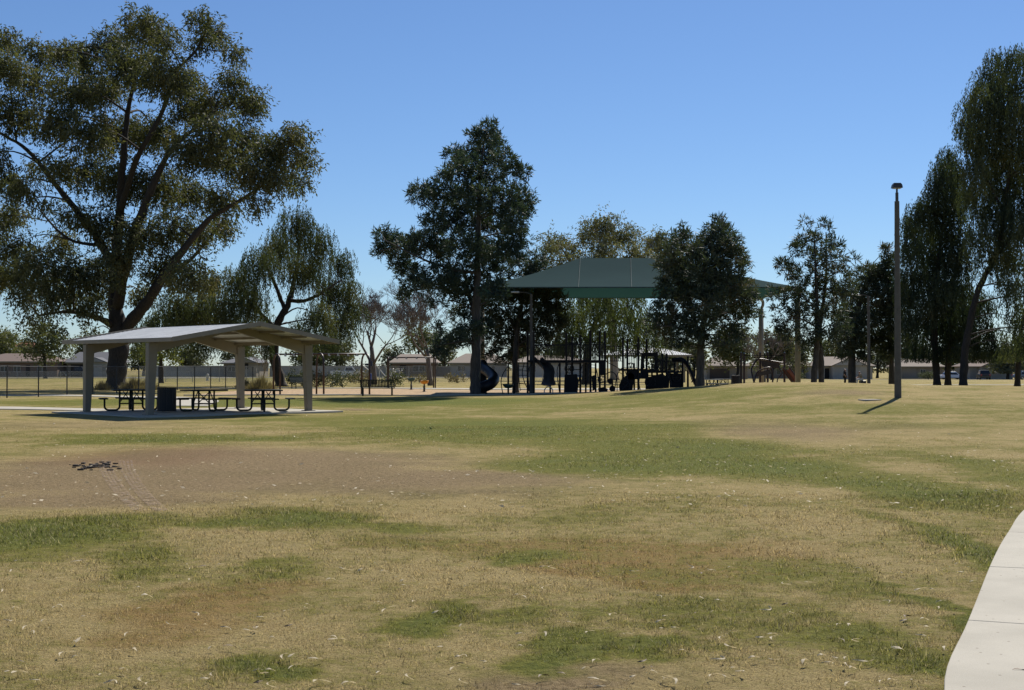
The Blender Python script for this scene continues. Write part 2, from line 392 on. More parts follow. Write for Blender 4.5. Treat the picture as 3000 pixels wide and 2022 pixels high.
nt.links.new(gr.outputs[0], b.inputs['Base Color']); b.inputs['Roughness'].default_value = 1.0; b.inputs['Specular IOR Level'].default_value = 0.1
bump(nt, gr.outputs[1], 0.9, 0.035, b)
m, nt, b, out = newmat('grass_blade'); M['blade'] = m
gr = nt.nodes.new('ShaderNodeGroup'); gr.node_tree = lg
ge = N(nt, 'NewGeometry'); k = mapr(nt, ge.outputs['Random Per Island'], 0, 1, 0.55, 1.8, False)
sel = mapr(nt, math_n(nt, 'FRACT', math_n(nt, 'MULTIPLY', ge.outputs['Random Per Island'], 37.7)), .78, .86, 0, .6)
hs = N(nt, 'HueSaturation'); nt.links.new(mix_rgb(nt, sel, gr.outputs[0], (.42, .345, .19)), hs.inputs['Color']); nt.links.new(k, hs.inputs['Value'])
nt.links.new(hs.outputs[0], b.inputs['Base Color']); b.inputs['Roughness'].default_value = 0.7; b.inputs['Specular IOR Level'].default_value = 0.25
t = N(nt, 'BsdfTranslucent'); nt.links.new(hs.outputs[0], t.inputs[0]); mx = N(nt, 'MixShader'); mx.inputs[0].default_value = 0.5
nt.links.new(b.outputs[0], mx.inputs[1]); nt.links.new(t.outputs[0], mx.inputs[2]); nt.links.new(mx.outputs[0], out.inputs[0])

# ------------------------------------------------------------------ ground sheets
def axis(vals): return np.unique(np.concatenate(vals))
gx = axis([np.linspace(-60, 60, 161), -np.geomspace(60, 4000, 22), np.geomspace(60, 4000, 22)])
gy = axis([np.linspace(-40, 110, 201), np.linspace(110, 320, 43), np.geomspace(320, 6000, 22), np.array([-200., -90.])])
XX, YY = np.meshgrid(gx, gy); ZZ = hgt(XX, YY)
nx, ny = len(gx), len(gy); V = np.stack([XX, YY, ZZ], -1).reshape(-1, 3)
idx = (np.arange(ny - 1)[:, None] * nx + np.arange(nx - 1)[None, :]).ravel()
me = bpy.data.meshes.new('ground'); me.from_pydata(V.tolist(), [], np.stack([idx, idx + 1, idx + nx + 1, idx + nx], 1).tolist())
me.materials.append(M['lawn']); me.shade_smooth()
ground = bpy.data.objects.new('ground', me); COL.objects.link(ground); tag(ground, kind='structure')

def sheet(name, left, right, mat, dz=0.02, thick=0.0, n=10, kind='structure', label=None):
    """band between two ground polylines [(x, y)], draped dz above the ground"""
    mb = MB(); A = smooth_path([Vector((*p, 0)) for p in left], n); B = smooth_path([Vector((*p, 0)) for p in right], n)
    k = 6
    for a, bq in zip(A, B):
        for i in range(k + 1):
            q = a.lerp(bq, i / k); mb.v.append((q.x, q.y, h1(q.x, q.y) + dz))
    for r in range(len(A) - 1):
        for i in range(k):
            s = r * (k + 1) + i; mb.f.append((s, s + 1, s + k + 2, s + k + 1))
    if thick:
        n0 = len(A) * (k + 1)
        edge = [r * (k + 1) for r in range(len(A))] + [(len(A) - 1) * (k + 1) + i for i in range(1, k + 1)] + [r * (k + 1) + k for r in reversed(range(len(A) - 1))] + [i for i in reversed(range(1, k))]
        for e in edge:
            x, y, z = mb.v[e]; mb.v.append((x, y, z - thick))
        for i in range(len(edge)):
            j = (i + 1) % len(edge); mb.f.append((edge[i], edge[j], n0 + j, n0 + i))
    o = mb.build(name, mat); return tag(o, label, kind=kind)

# sidewalk on the right: slabs with open joints
SW = [(1.30, 3.0), (1.72, 5.0), (2.136, 6.61), (2.784, 8.19), (3.72, 10.42), (4.715, 12.68), (5.75, 14.96), (7.6, 18.4), (10.2, 22.5)]
swp = smooth_path([Vector((*p, 0)) for p in SW], 12)
def along(path, s):
    for a, bq in zip(path, path[1:]):
        L = (bq - a).length
        if s <= L: t = (bq - a).normalized(); return a + t * s, t
        s -= L
    t = (path[-1] - path[-2]).normalized(); return path[-1], t
total = sum((bq - a).length for a, bq in zip(swp, swp[1:]))
bed = MB(); k = 40
for i in range(k + 1):
    p, t = along(swp, total * i / k); nrm = Vector((t.y, -t.x, 0))
    for w in (0.01, 1.9):
        q = p + nrm * w; bed.v.append((q.x, q.y, h1(q.x, q.y) + 0.006))
bed.f = [(2 * i, 2 * i + 1, 2 * i + 3, 2 * i + 2) for i in range(k)]
walk = tag(bed.build('sidewalk', M['joint']), kind='structure')
# concrete with fine specks and soft stains
m, nt, b, out = newmat('sidewalk_concrete'); M['slab'] = m
ge = N(nt, 'NewGeometry'); a1 = noise(nt, ge.outputs['Position'], 1.6, 5); a2 = noise(nt, ge.outputs['Position'], 130, 3); oi = N(nt, 'ObjectInfo')
c = mix_rgb(nt, mapr(nt, a1.outputs[0], 0.3, 0.7), (0.44, 0.41, 0.335), (0.365, 0.34, 0.275))
c = mix_rgb(nt, math_n(nt, 'MULTIPLY', mapr(nt, a2.outputs[0], 0.45, 0.75), 0.4), c, (0.27, 0.245, 0.195))
c = mix_rgb(nt, math_n(nt, 'MULTIPLY', oi.outputs['Random'], 0.14), c, (0.25, 0.225, 0.18))
vo = N(nt, 'TexVoronoi'); vo.inputs['Scale'].default_value = 9; nt.links.new(ge.outputs['Position'], vo.inputs['Vector'])
c = mix_rgb(nt, math_n(nt, 'MULTIPLY', mapr(nt, vo.outputs['Distance'], 0.10, 0.05), 0.75), c, (0.12, 0.09, 0.06))
nt.links.new(c, b.inputs['Base Color']); b.inputs['Roughness'].default_value = 0.9; bump(nt, a2.outputs[0], 0.25, 0.01, b)
# joints at known places: 8.19 -> 10.42 -> 12.68 m ahead
cum, L0 = 0, {}
for a, bq in zip(swp, swp[1:]):
    cum += (bq - a).length
    for y in (8.19, 10.42, 12.68):
        if a.y <= y <= bq.y: L0[y] = cum
step = (L0[12.68] - L0[8.19]) / 2
s = L0[8.19] - 3 * step
while s < total:
    if s + step > 0:
        mb = MB(); a0, b1 = max(s + 0.007, 0), min(s + step - 0.007, total); kk = 8
        for i in range(kk + 1):
            p, t = along(swp, a0 + (b1 - a0) * i / kk); nrm = Vector((t.y, -t.x, 0))
            for w in (0.0, 1.85):
                q = p + nrm * w; z = h1(q.x, q.y); mb.v.append((q.x, q.y, z + 0.032)); mb.v.append((q.x, q.y, z - 0.08))
        for i in range(kk):
            e = 4 * i; mb.f += [(e, e + 2, e + 6, e + 4), (e + 1, e, e + 4, e + 5), (e + 2, e + 3, e + 7, e + 6)]
        mb.f += [(0, 1, 3, 2), (4 * kk + 1, 4 * kk, 4 * kk + 2, 4 * kk + 3)]
        mb.build('slab', M['slab'], walk, bevel=0.006)
    s += step

# play area: wood chips with concrete edging, paths beyond
edge_near = [(-19.0, 77.5), (-15, 77.8), (-10, 77.6), (-6, 77.0), (-1, 76.8), (5, 77.0), (12, 78), (18, 80)]
edge_far = [(-19.0, 96), (-14, 101), (-9, 101), (-6, 98), (-1, 95), (5, 94), (12, 94), (18, 95)]
sheet('play_area', edge_near, edge_far, M['chips'], 0.015)
sheet('kerb', [(x, y - 0.45) for x, y in edge_near], [(x, y + 0.02) for x, y in edge_near], M['concrete'], 0.06, 0.1)
sheet('footpath', [(-30, 104.5), (-20, 103.5), (-15.5, 103), (-10.5, 103.8), (-6, 100), (0, 97), (8, 97), (16, 98), (30, 104)],
      [(-30, 106.6), (-20, 105.5), (-15.5, 105), (-10.0, 106.6), (-6, 104), (0, 102.5), (8, 102.5), (16, 101), (30, 106)], M['concrete'], 0.03, 0.06)
sheet('footpath', [(-40, 54.5), (-26, 52.6), (-20, 51.2), (-15.5, 49.6)], [(-40, 57.6), (-26, 55.4), (-20, 53.6), (-15.2, 51.6)], M['concrete'], 0.03, 0.06)
sheet('footpath', [(-14.5, 56), (-17, 66), (-22, 73), (-30, 77)], [(-12.8, 56), (-15, 67), (-21, 75), (-30, 79)], M['concrete'], 0.03, 0.06)
sheet('footpath', [(18, 119), (32, 122), (50, 124), (80, 122)], [(18, 121), (32, 124), (50, 126), (80, 124)], M['concrete'], 0.03, 0.06)
sheet('road', [(-160, 212), (-80, 212), (0, 216), (60, 244), (160, 262)], [(-160, 221), (-80, 221), (0, 225), (60, 253), (160, 271)], M['asphalt'], 0.04)
sheet('driveway', [(-62, 205.5), (-52, 204.5), (-44, 206)], [(-62, 211.8), (-52, 211.8), (-44, 211.8)], M['concrete'], 0.03)

# ------------------------------------------------------------------ picnic shelter
PC = Vector((-11.167, 47.51, 0)); TH = 0.7634; PA, PB, OE, OG, ZE, ZR = 6.295, 4.472, 0.10, 1.66, 2.53, 3.10
PU = Vector((math.cos(TH), math.sin(TH), 0)); PV = Vector((-PU.y, PU.x, 0))
def pp(a, bq, z): return PC + PU * a + PV * bq + Vector((0, 0, z))
mb = MB(); q = [pp(-PA / 2 - 0.7, -PB / 2 - 0.75, 0), pp(PA / 2 + 1.0, -PB / 2 - 0.75, 0), pp(PA / 2 + 1.0, PB / 2 + 1.3, 0), pp(-PA / 2 - 0.7, PB / 2 + 1.3, 0)]
mb.prism([v + Vector((0, 0, -0.15)) for v in q], (0, 0, 0.20)); tag(mb.build('shelter_slab', M['concrete'], bevel=0.02), kind='structure')
pav = empty('picnic_shelter', PC, 0, 'open picnic shelter with a shiny white gabled metal roof on four tan posts', 'shelter')
for sa in (-1, 1):
    for sb in (-1, 1):
        mb = MB(); b0 = pp(sa * PA / 2, sb * PB / 2, 0.05); tp = ZE - 0.16
        # tapered steel column, wider at the knee
        for z, w in ((0, 0.20), (tp, 0.34)):
            for (i, j) in ((-1, -1), (1, -1), (1, 1), (-1, 1)):
                mb.v.append(tuple(b0 + PU * (i * w / 2 - sa * (w - 0.2) / 2) + PV * (j * 0.11) + Vector((0, 0, z))))
        mb.f += [(3, 2, 1, 0), (4, 5, 6, 7), (0, 1, 5, 4), (1, 2, 6, 5), (2, 3, 7, 6), (3, 0, 4, 7)]
        po = mb.build('post', M['post'], pav, bevel=0.01)
        MB().box(b0 + Vector((0, 0, 0.012)), (0.36, 0.36, 0.024), TH).build('base_plate', M['post'], po)
def roofz(a): return ZE + (ZR - ZE) * (1 - abs(a) / (PA / 2 + OE))
for sb in (-1, 1):                                                # rafters of the two frames
    for sa in (-1, 1):
        mb = MB(); o2 = PV * (sb * PB / 2)
        ea, za, zb = sa * PA / 2, roofz(PA / 2) - 0.03, roofz(0) - 0.03
        pts = [pp(ea, 0, za), pp(sa * 0.004, 0, zb), pp(sa * 0.004, 0, zb - 0.20), pp(ea, 0, za - 0.46)]
        mb.prism([p + o2 - PV * 0.07 for p in pts], PV * 0.14); mb.build('rafter', M['post'], pav)
roof = MB()
roof.bar(pp(0, -PB / 2 - OG + 0.05, ZR - 0.08), pp(0, PB / 2 + OG - 0.05, ZR - 0.08), 0.16, 0.08)
roof = roof.build('roof', M['trim'], pav)
HB = PB / 2 + OG; NP = 6
for sa in (-1, 1):                                                # ribbed deck panels, ribs run along the ridge
    for i in range(NP):
        w = (PA / 2 + OE) / NP; a0, a1 = i * w + 0.004, (i + 1) * w - (0.004 if i < NP - 1 else 0)
        prof = []
        for r in range(3):
            x0 = a0 + (a1 - a0) * r / 3; dx = (a1 - a0) / 3
            prof += [(x0, 0), (x0 + dx * .62, 0), (x0 + dx * .72, 0.010), (x0 + dx * .90, 0.010)]
        prof.append((a1, 0))
        mb = MB()
        for (x, dz) in prof:
            for t in (-HB, HB): mb.v.append(tuple(pp(sa * x, t, roofz(x) + dz)))
        for j in range(len(prof) - 1): mb.f.append((2 * j, 2 * j + 1, 2 * j + 3, 2 * j + 2))
        o = mb.build('roof_panel', M['roof_metal'], roof)
        md = o.modifiers.new('s', 'SOLIDIFY'); md.thickness = 0.012
    for t in (-1, 1):                                             # rake trim
        mb = MB(); pts = [pp(sa * 0.002, 0, ZR + 0.06), pp(sa * (PA / 2 + OE + 0.03), 0, ZE + 0.06), pp(sa * (PA / 2 + OE + 0.03), 0, ZE - 0.09), pp(sa * 0.002, 0, ZR - 0.09)]
        mb.prism([p + PV * (t * (HB + 0.004)) for p in pts], PV * (t * 0.04)); mb.build('rake_trim', M['trim'], roof)
    mb = MB(); mb.bar(pp(sa * (PA / 2 + OE + 0.025), -HB, ZE - 0.02), pp(sa * (PA / 2 + OE + 0.025), HB, ZE - 0.02), 0.03, 0.13); mb.build('eave_trim', M['trim'], roof)
    for kk in (0.33, 0.62, 0.9):
        a = sa * (PA / 2) * kk
        MB().bar(pp(a, -HB + 0.1, roofz(a) - 0.07), pp(a, HB - 0.1, roofz(a) - 0.07), 0.06, 0.09).build('purlin', M['post'], roof)

def picnic_table():
    """square steel table with four attached seats on bent pipe legs"""
    r = empty('picnic_table', (0, 0, 0)); w, c_ = .66, .10
    pts = [(-w + c_, -w), (w - c_, -w), (w, -w + c_), (w, w - c_), (w - c_, w), (-w + c_, w), (-w, w - c_), (-w, -w + c_)]
    MB().prism([(x, y, .725) for x, y in pts], (0, 0, .05)).build('table_top', M['green_steel'], r, True, bevel=.012)
    for k_ in range(4):
        R_ = Matrix.Rotation(k_ * math.pi / 2, 4, 'Z'); rr = .14; yo, yi = .92, .40
        mb = MB(); m_ = R_ @ Matrix.Translation((0, .96, .45)); mb.box(None, (.98, .30, .045), m=m_); mb.build('bench_seat', M['green_steel'], r, True, bevel=.015)
        path = [(0, yo, .43), (0, yo, .30)] + [tuple(p) for p in arc((0, yo - rr, .04 + rr), rr, 0, -math.pi / 2, 5, (0, 1, 0), (0, 0, 1))] + [tuple(p) for p in arc((0, yi + rr, .04 + rr), rr, -math.pi / 2, -math.pi, 5, (0, 1, 0), (0, 0, 1))] + [(0, yi, .45), (0, yi, .725)]
        MB().tube([R_ @ Vector(p) for p in path], .034, 8).build('leg', M['green_steel'], r, True, smooth=True)
        MB().tube([R_ @ Vector((0, yi, .30)), R_ @ Vector((.28, .10, .70))], .018, 6).build('brace', M['green_steel'], r, True)
        MB().tube([R_ @ Vector((0, yi, .27)), R_ @ Vector((0, .02, .27))], .026, 6).build('stretcher', M['green_steel'], r, True)
    return r
tbl = picnic_table()
TABLES = [(771, 47.6, 14, 'dark square picnic table nearest the right front post of the shelter'),
          (598, 47.6, 40, 'dark square picnic table just right of the litter bin under the shelter'),
          (385, 48.0, 20, 'dark square picnic table between the two left posts of the shelter')]
for i, (px, d, a, lab) in enumerate(TABLES):
    o = tbl if i == 0 else copy_tree(tbl)
    x = (px - CX) / F * d; o.location = (x, d, 0.05); o.rotation_euler.z = math.radians(a)
    tag(o, lab, 'picnic table', 'picnic tables under the shelter')

def litter_bin(px, d, label, z0, dia=0.64, hh=0.88, base=None):
    g0 = G(px, d); g0.z = z0 if z0 is not None else g0.z
    r = empty('litter_bin', g0, 0, label, 'bin')
    MB().tube([g0 + Vector((0, 0, 0.05)), g0 + Vector((0, 0, hh - 0.06))], dia / 2 - 0.03, 20).build('liner', M['black_steel'], r, smooth=False)
    for z in (0.06, hh - 0.03):
        ring = arc(g0 + Vector((0, 0, z)), dia / 2, 0, 2 * math.pi, 24, (1, 0, 0), (0, 1, 0))
        MB().tube(ring, 0.022, 6, False).build('hoop', M['bin'], r, smooth=True)
    for i in range(26):
        a = 2 * math.pi * i / 26; c_ = g0 + Vector((math.cos(a) * dia / 2, math.sin(a) * dia / 2, 0.05 + hh / 2 - 0.03))
        MB().box(c_, (0.012, 0.05, hh - 0.10), a).build('slat', M['bin'], r)
    return r
litter_bin(489, 46.6, 'round dark slatted litter bin beside the front left shelter post', 0.05)

# ------------------------------------------------------------------ park bench, swings, spring seats
def bench(px, d, rz, label, L=1.9):
    g0 = G(px, d); r = empty('park_bench', g0, rz, label, 'bench', 'green slatted benches')
    for s_ in (-1, 1):
        MB().tube([(s_ * (L / 2 - 0.12), 0.0, 0), (s_ * (L / 2 - 0.12), 0.0, 0.42), (s_ * (L / 2 - 0.12), -0.02, 0.5)], 0.035, 8).build('leg', M['green_steel'], r, True)
        MB().tube([(s_ * (L / 2 - 0.12), 0.36, 0), (s_ * (L / 2 - 0.12), 0.36, 0.42)], 0.035, 8).build('leg', M['green_steel'], r, True)
        MB().tube([(s_ * (L / 2), 0.4, 0.42), (s_ * L / 2, 0.42, 0.62), (s_ * L / 2, 0.1, 0.66), (s_ * L / 2, -0.08, 0.64)], 0.022, 6).build('armrest', M['green_steel'], r, True)
    se = MB().box((0, 0.2, 0.43), (L, 0.06, 0.03)).build('seat', M['green_steel'], r, True)
    for i in range(7):
        MB().box((0, 0.0 + i * 0.068, 0.445), (L, 0.045, 0.02)).build('slat', M['green_steel'], se, True)
    bk = MB(); bk.bar((-L / 2, -0.17, 0.90), (L / 2, -0.17, 0.90), 0.05, 0.045); bk.bar((-L / 2, -0.05, 0.50), (L / 2, -0.05, 0.50), 0.05, 0.045)
    bk = bk.build('backrest', M['green_steel'], r, True)
    n = 22
    for i in range(n + 1):
        x = -L / 2 + 0.03 + (L - 0.06) * i / n
        MB().bar((x, -0.05, 0.50), (x, -0.17, 0.90), 0.062, 0.018).build('slat', M['green_steel'], bk, True)
    return r
bench(1105, 75.8, 0.0, 'dark green slatted bench seen from behind in front of the wood chips')
bench(872, 103.0, math.radians(-112), 'dark green bench seen from its end by the leaning tree behind the swings')

def swing_set(name, pxs, d0, d1, label, H=2.44, spread=1.1):
    g0 = G(pxs[0], d0); r = empty(name, g0, 0, label, 'swing set', 'swing sets')
    n = len(pxs); tops = []
    pts = [G(px, d0 + (d1 - d0) * i / (n - 1)) for i, px in enumerate(pxs)]
    ax = (pts[-1] - pts[0]); ax.z = 0; ax.normalize(); cr = Vector((ax.y, -ax.x, 0))
    # arches stand a little askew to the bar, as seen
    cr = (cr * 0.62 + ax * 0.60).normalized()
    for p in pts:
        rr = spread / 2; top = H - rr * 0.95
        a = [p - cr * rr * 1.06, p - cr * rr + Vector((0, 0, top))]
        path = a + arc(p + Vector((0, 0, top)), rr, math.pi, 0, 10, cr, Vector((0, 0, 0.95)))[1:-1] + [p + cr * rr + Vector((0, 0, top)), p + cr * rr * 1.06]
        MB().tube(path, 0.055, 8).build('arch', M['maroon'], r, smooth=True); tops.append(p + Vector((0, 0, H - 0.02)))
    tb = MB().tube([tops[0] - ax * 0.1, tops[-1] + ax * 0.1], 0.05, 8).build('top_bar', M['maroon'], r, smooth=True)
    for a, bq in zip(tops, tops[1:]):
        for t in (0.2, 0.4, 0.62, 0.82):
            q = a.lerp(bq, t); MB().box(q + Vector((0, 0, -0.05)), (0.10, 0.13, 0.16), math.atan2(ax.y, ax.x)).build('hanger', M['galv'], tb)
    return r
swing_set('swing_set', [811, 938, 1071], 80.0, 78.6, 'brown arched swing frame with two bays behind the right shelter post')
swing_set('swing_set', [1137, 1273], 106, 104, 'smaller looking brown arched swing frame with one bay left of the pine trunk', spread=0.55)

def spring_seat(px, d, mat, label, sc=1.0, zt=0.62):
    g0 = G(px, d); r = empty('spring_rider', g0, 0, label, 'spring rider', 'spring riders on the wood chips')
    coil = [g0 + Vector((0.07 * math.cos(t * 1.2), 0.07 * math.sin(t * 1.2), 0.02 + t * 0.0095)) for t in range(40)]
    MB().tube(coil, 0.020, 5).build('spring', M['black_steel'], r, smooth=True)
    mb = MB(); prof = [(0.05, -0.10), (0.20, -0.07), (0.27, 0.03), (0.29, 0.14), (0.26, 0.14), (0.20, 0.05), (0.0, 0.02)]
    n = 20
    for (rr, z) in prof:
        for j in range(n):
            a = 2 * math.pi * j / n; mb.v.append((g0.x + rr * sc * math.cos(a), g0.y + rr * sc * math.sin(a) * 0.9, g0.z + zt + z * sc))
    for i in range(len(prof) - 1):
        for j in range(n): mb.f.append((i * n + j, i * n + (j + 1) % n, (i + 1) * n + (j + 1) % n, (i + 1) * n + j))
    mb.f.append(tuple(reversed(range(n)))); mb.build('bowl_seat', mat, r, smooth=True)
    MB().tube([g0 + Vector((0, 0, 0.38)), g0 + Vector((0, 0, zt - 0.07 * sc))], 0.05, 8).build('stem', M['black_steel'], r)
    MB().tube([g0 + Vector((0, 0, 0.0)), g0 + Vector((0, 0, 0.03))], 0.16, 12).build('foot_plate', M['black_steel'], r)
    return r
spring_seat(1243, 87.5, M['orange'], 'orange bowl shaped spring seat on the wood chips')
spring_seat(1205, 97, M['teal'], 'dark green bowl shaped spring seat behind the orange one', 1.0, 0.72)

# ------------------------------------------------------------------ fences
def fence(name, line, spacing, H, pm, lm, label, pr=0.035, group=None):
    pts = [Vector((*p, 0)) for p in line]; L = sum((b_ - a_).length for a_, b_ in zip(pts, pts[1:])); n = max(2, round(L / spacing))
    ps = []
    for i in range(n + 1):
        q, t = along(pts, L * i / n - 1e-6); ps.append(Vector((q.x, q.y, h1(q.x, q.y))))
    r = empty(name, ps[0], 0, label, 'fence', group)
    for p in ps:
        MB().tube([p + Vector((0, 0, -0.05)), p + Vector((0, 0, H + 0.03))], pr, 8).build('post', pm, r)
    MB().tube([p + Vector((0, 0, H)) for p in ps], pr * 0.62, 6).build('top_rail', pm, r)
    for a, b_ in zip(ps, ps[1:]):
        mb = MB().face([a + Vector((0, 0, 0.04)), b_ + Vector((0, 0, 0.04)), b_ + Vector((0, 0, H)), a + Vector((0, 0, H))])
        o = mb.build('mesh_panel', lm, r); uv = o.data.uv_layers.new(name='UVMap'); w = (b_ - a).length
        for li, c_ in zip(range(4), ((0, 0), (w, 0), (w, H), (0, H))): uv.data[li].uv = c_
    return r
fence('chain_link_fence', [(-27.4, 63), (-26.5, 71), (-22.0, 113)], 3.5, 1.68, M['fence_post'], M['link_black'], 'black chain link fence running back past the big tree on the left')
fence('chain_link_fence', [(-42, 150), (-12, 148), (0.5, 146), (6, 143)], 3.0, 1.78, M['galv'], M['link_grey'], 'grey chain link fence across the back, behind the swings')
fence('chain_link_fence', [(-76, 188), (-46, 190)], 3.0, 1.1, M['galv'], M['link_grey'], 'low grey fence far left in front of the brown roofed house', 0.03)

# ------------------------------------------------------------------ lamp poles
def lamp_pole(px, d, ytop, label, r0=0.125, r1=0.085, head='flood', arm_py=None, head_dir=1):
    g0 = G(px, d); r = empty('lamp_pole', g0, 0, label, 'lamp pole', 'park lamp poles')
    zt = P(px, ytop, d).z
    MB().tube([g0 + Vector((0, 0, -0.1)), Vector((g0.x, g0.y, zt))], [r0, r1], 8).build('pole', M['lamp_pole'], r)
    if head == 'flood':
        top = Vector((g0.x, g0.y, zt))
        MB().tube([top, top + Vector((0, 0, 0.30))], 0.055, 8).build('sleeve', M['lamp_head'], r)
        MB().tube([top + Vector((0, 0, 0.30)), top + Vector((0, 0, 0.44))], 0.035, 8).build('neck', M['lamp_head'], r)
        mb = MB(); c_ = top + Vector((0, 0, 0.46))
        for z, wx, wy in ((0.0, 0.34, 0.28), (0.10, 0.31, 0.25), (0.17, 0.23, 0.18)):
            for (i, j) in ((-1, -1), (1, -1), (1, 1), (-1, 1)): mb.v.append((c_.x + i * wx / 2, c_.y + j * wy / 2, c_.z + z))
        mb.f = [(3, 2, 1, 0), (8, 9, 10, 11)] + [(4 * k + i, 4 * k + (i + 1) % 4, 4 * k + 4 + (i + 1) % 4, 4 * k + 4 + i) for k in (0, 1) for i in range(4)]
        hd = mb.build('lamp_head', M['lamp_head'], r)
        MB().box(c_ + Vector((0, 0, -0.012)), (0.26, 0.2, 0.02)).build('lens', M['lens'], hd)
    else:
        top = Vector((g0.x, g0.y, zt)); e = top + Vector((head_dir * 0.75, 0, 0.12))
        MB().tube([top, top + Vector((head_dir * 0.3, 0, 0.1)), e], 0.03, 6).build('arm', M['lamp_pole'], r)
        MB().box(e + Vector((head_dir * 0.2, 0, 0.0)), (0.5, 0.22, 0.10)).build('lamp_head', M['white_pipe'], r, bevel=0.03)
    return r
lamp_pole(2630, 46.0, 590, 'tall grey lamp pole with a small flood light standing alone on the mound')
lamp_pole(1556, 79.0, 862, 'slim grey lamp pole at the front of the playground, right of the pine', 0.11, 0.075, 'arm', head_dir=-1)
lamp_pole(2545, 97.0, 868, 'grey lamp pole among the dark trees beside the seated people', 0.13, 0.09, 'arm', head_dir=-1)
pl = ground_px(2548, 1173)
tag(MB().box(pl + Vector((0, 0, 0.0)), (0.62, 0.52, 0.07), 0.2).build('utility_cover', M['concrete'], loc=pl, bevel=0.015), 'pale concrete utility cover lying in the grass left of the lone lamp pole', 'cover')

# ------------------------------------------------------------------ shade canopy over the playground
DF, DB = 79.0, 91.0; XL, XR = (1385 - CX) / F * DF, 17.15; ZEV, ZTP = 6.38, 8.62
r0x, r1x = (1700 - CX) / F * 85, (1985 - CX) / F * 85; dm = (DF + DB) / 2
can = empty('shade_canopy', (2, dm, 0), 0, 'large dark green fabric shade canopy with a hipped top over the playground', 'canopy')
def cpt(s, t):
    """s 0..1 along the rim to the ridge, sagging a little like stretched cloth"""
    return s
def hip(a0, a1, b0, b1, n=10):
    """panel between rim edge a0-a1 and ridge b0-b1"""
    mb = MB()
    for i in range(n + 1):
        for j in range(n + 1):
            u, v_ = j / n, i / n
            lo, hi = Vector(a0).lerp(Vector(a1), u), Vector(b0).lerp(Vector(b1), u)
            p = lo.lerp(hi, v_); p.z -= 0.35 * math.sin(math.pi * v_) * 0.5 - 0.0
            p.z += -0.22 * math.sin(math.pi * u) * (1 - v_)
            p.z += 0.22 * math.sin(math.pi * u) * (1 - v_)
            mb.v.append(tuple(p))
    for i in range(n):
        for j in range(n): k_ = i * (n + 1) + j; mb.f.append((k_, k_ + 1, k_ + n + 2, k_ + n + 1))
    return mb
A, B_, C_, D_ = (XL, DF, ZEV), (XR, DF, ZEV), (XR, DB, ZEV), (XL, DB, ZEV); R0, R1 = (r0x, dm, ZTP), (r1x, dm, ZTP)
for a0, a1, b0, b1 in ((A, B_, R0, R1), (B_, C_, R1, R1), (C_, D_, R1, R0), (D_, A, R0, R0)):
    o = hip(a0, a1, b0, b1).build('fabric_panel', M['canopy'], can, smooth=True)
for px in (1702, 1850):                                          # sewn seams on the near slope
    t0 = (px - 1385) / (2370 - 1385)
    path = []
    for i in range(11):
        v_ = i / 10; lo = Vector(A).lerp(Vector(B_), t0 + (0.012 if px > 1800 else 0)); u2 = 0.0 if px < 1800 else 0.52
        hi = Vector(R0).lerp(Vector(R1), u2); p = lo.lerp(hi, v_); p.z += 0.03 - 0.175 * math.sin(math.pi * v_); p.y -= 0.03; path.append(p)
    MB().tube(path, 0.013, 5).build('seam', M['canopy_seam'], can)
for a0, a1 in ((A, B_), (B_, C_), (C_, D_), (D_, A)):
    MB().tube([a0, a1], 0.04, 6).build('rim_cable', M['canopy_seam'], can)
for (x, y) in ((XL + 0.3, DF + 0.2), (XR - 0.15, DF + 0.2), (XR - 0.15, DB - 0.2), (XL + 0.3, DB - 0.2)):
    g0 = Vector((x, y, h1(x, y))); po = MB().tube([g0, Vector((x, y, ZEV - 0.75))], 0.17, 12).build('post', M['canopy_post'], can, smooth=True)
    s_ = 1 if x < 0 else -1
    path = smooth_path([Vector((x, y, ZEV - 0.75)), Vector((x - s_ * 0.12, y, ZEV - 0.5)), Vector((x - s_ * 0.1, y, ZEV - 0.2)), Vector((x + s_ * 0.15, y, ZEV + 0.02))], 5)
    MB().tube(path, 0.10, 8).build('curved_bracket', M['canopy_post'], po, smooth=True)

# ------------------------------------------------------------------ play structures
ps = empty('play_structure', G(1680, 79), 0, 'large dark play structure with towers, bridge and slides in the shade of the green canopy', 'playground')
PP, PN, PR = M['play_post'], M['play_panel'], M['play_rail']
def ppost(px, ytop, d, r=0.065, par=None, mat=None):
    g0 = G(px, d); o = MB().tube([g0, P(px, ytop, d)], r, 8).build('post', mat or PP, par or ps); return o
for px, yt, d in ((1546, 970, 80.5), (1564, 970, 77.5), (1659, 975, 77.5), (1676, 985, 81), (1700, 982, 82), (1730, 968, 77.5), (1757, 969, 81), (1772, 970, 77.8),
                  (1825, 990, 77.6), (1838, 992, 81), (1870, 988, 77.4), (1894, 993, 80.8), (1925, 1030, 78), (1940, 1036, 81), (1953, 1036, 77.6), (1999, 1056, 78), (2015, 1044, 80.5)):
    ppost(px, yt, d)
def pdeck(p0, p1, d0, d1, py, th=0.12):
    z = P(p0, py, d0).z; x0, x1 = (p0 - CX) / F * d0, (p1 - CX) / F * d0
    return MB().box(((x0 + x1) / 2, (d0 + d1) / 2, z), (x1 - x0, d1 - d0, th)).build('deck', PN, ps)
pdeck(1546, 1566, 77.5, 80.5, 1058); pdeck(1566, 1659, 78.2, 79.8, 1059, 0.16); pdeck(1659, 1774, 77.5, 82, 1060); pdeck(1825, 1896, 77.5, 81, 1084); pdeck(1896, 2000, 77.6, 80.6, 1090)
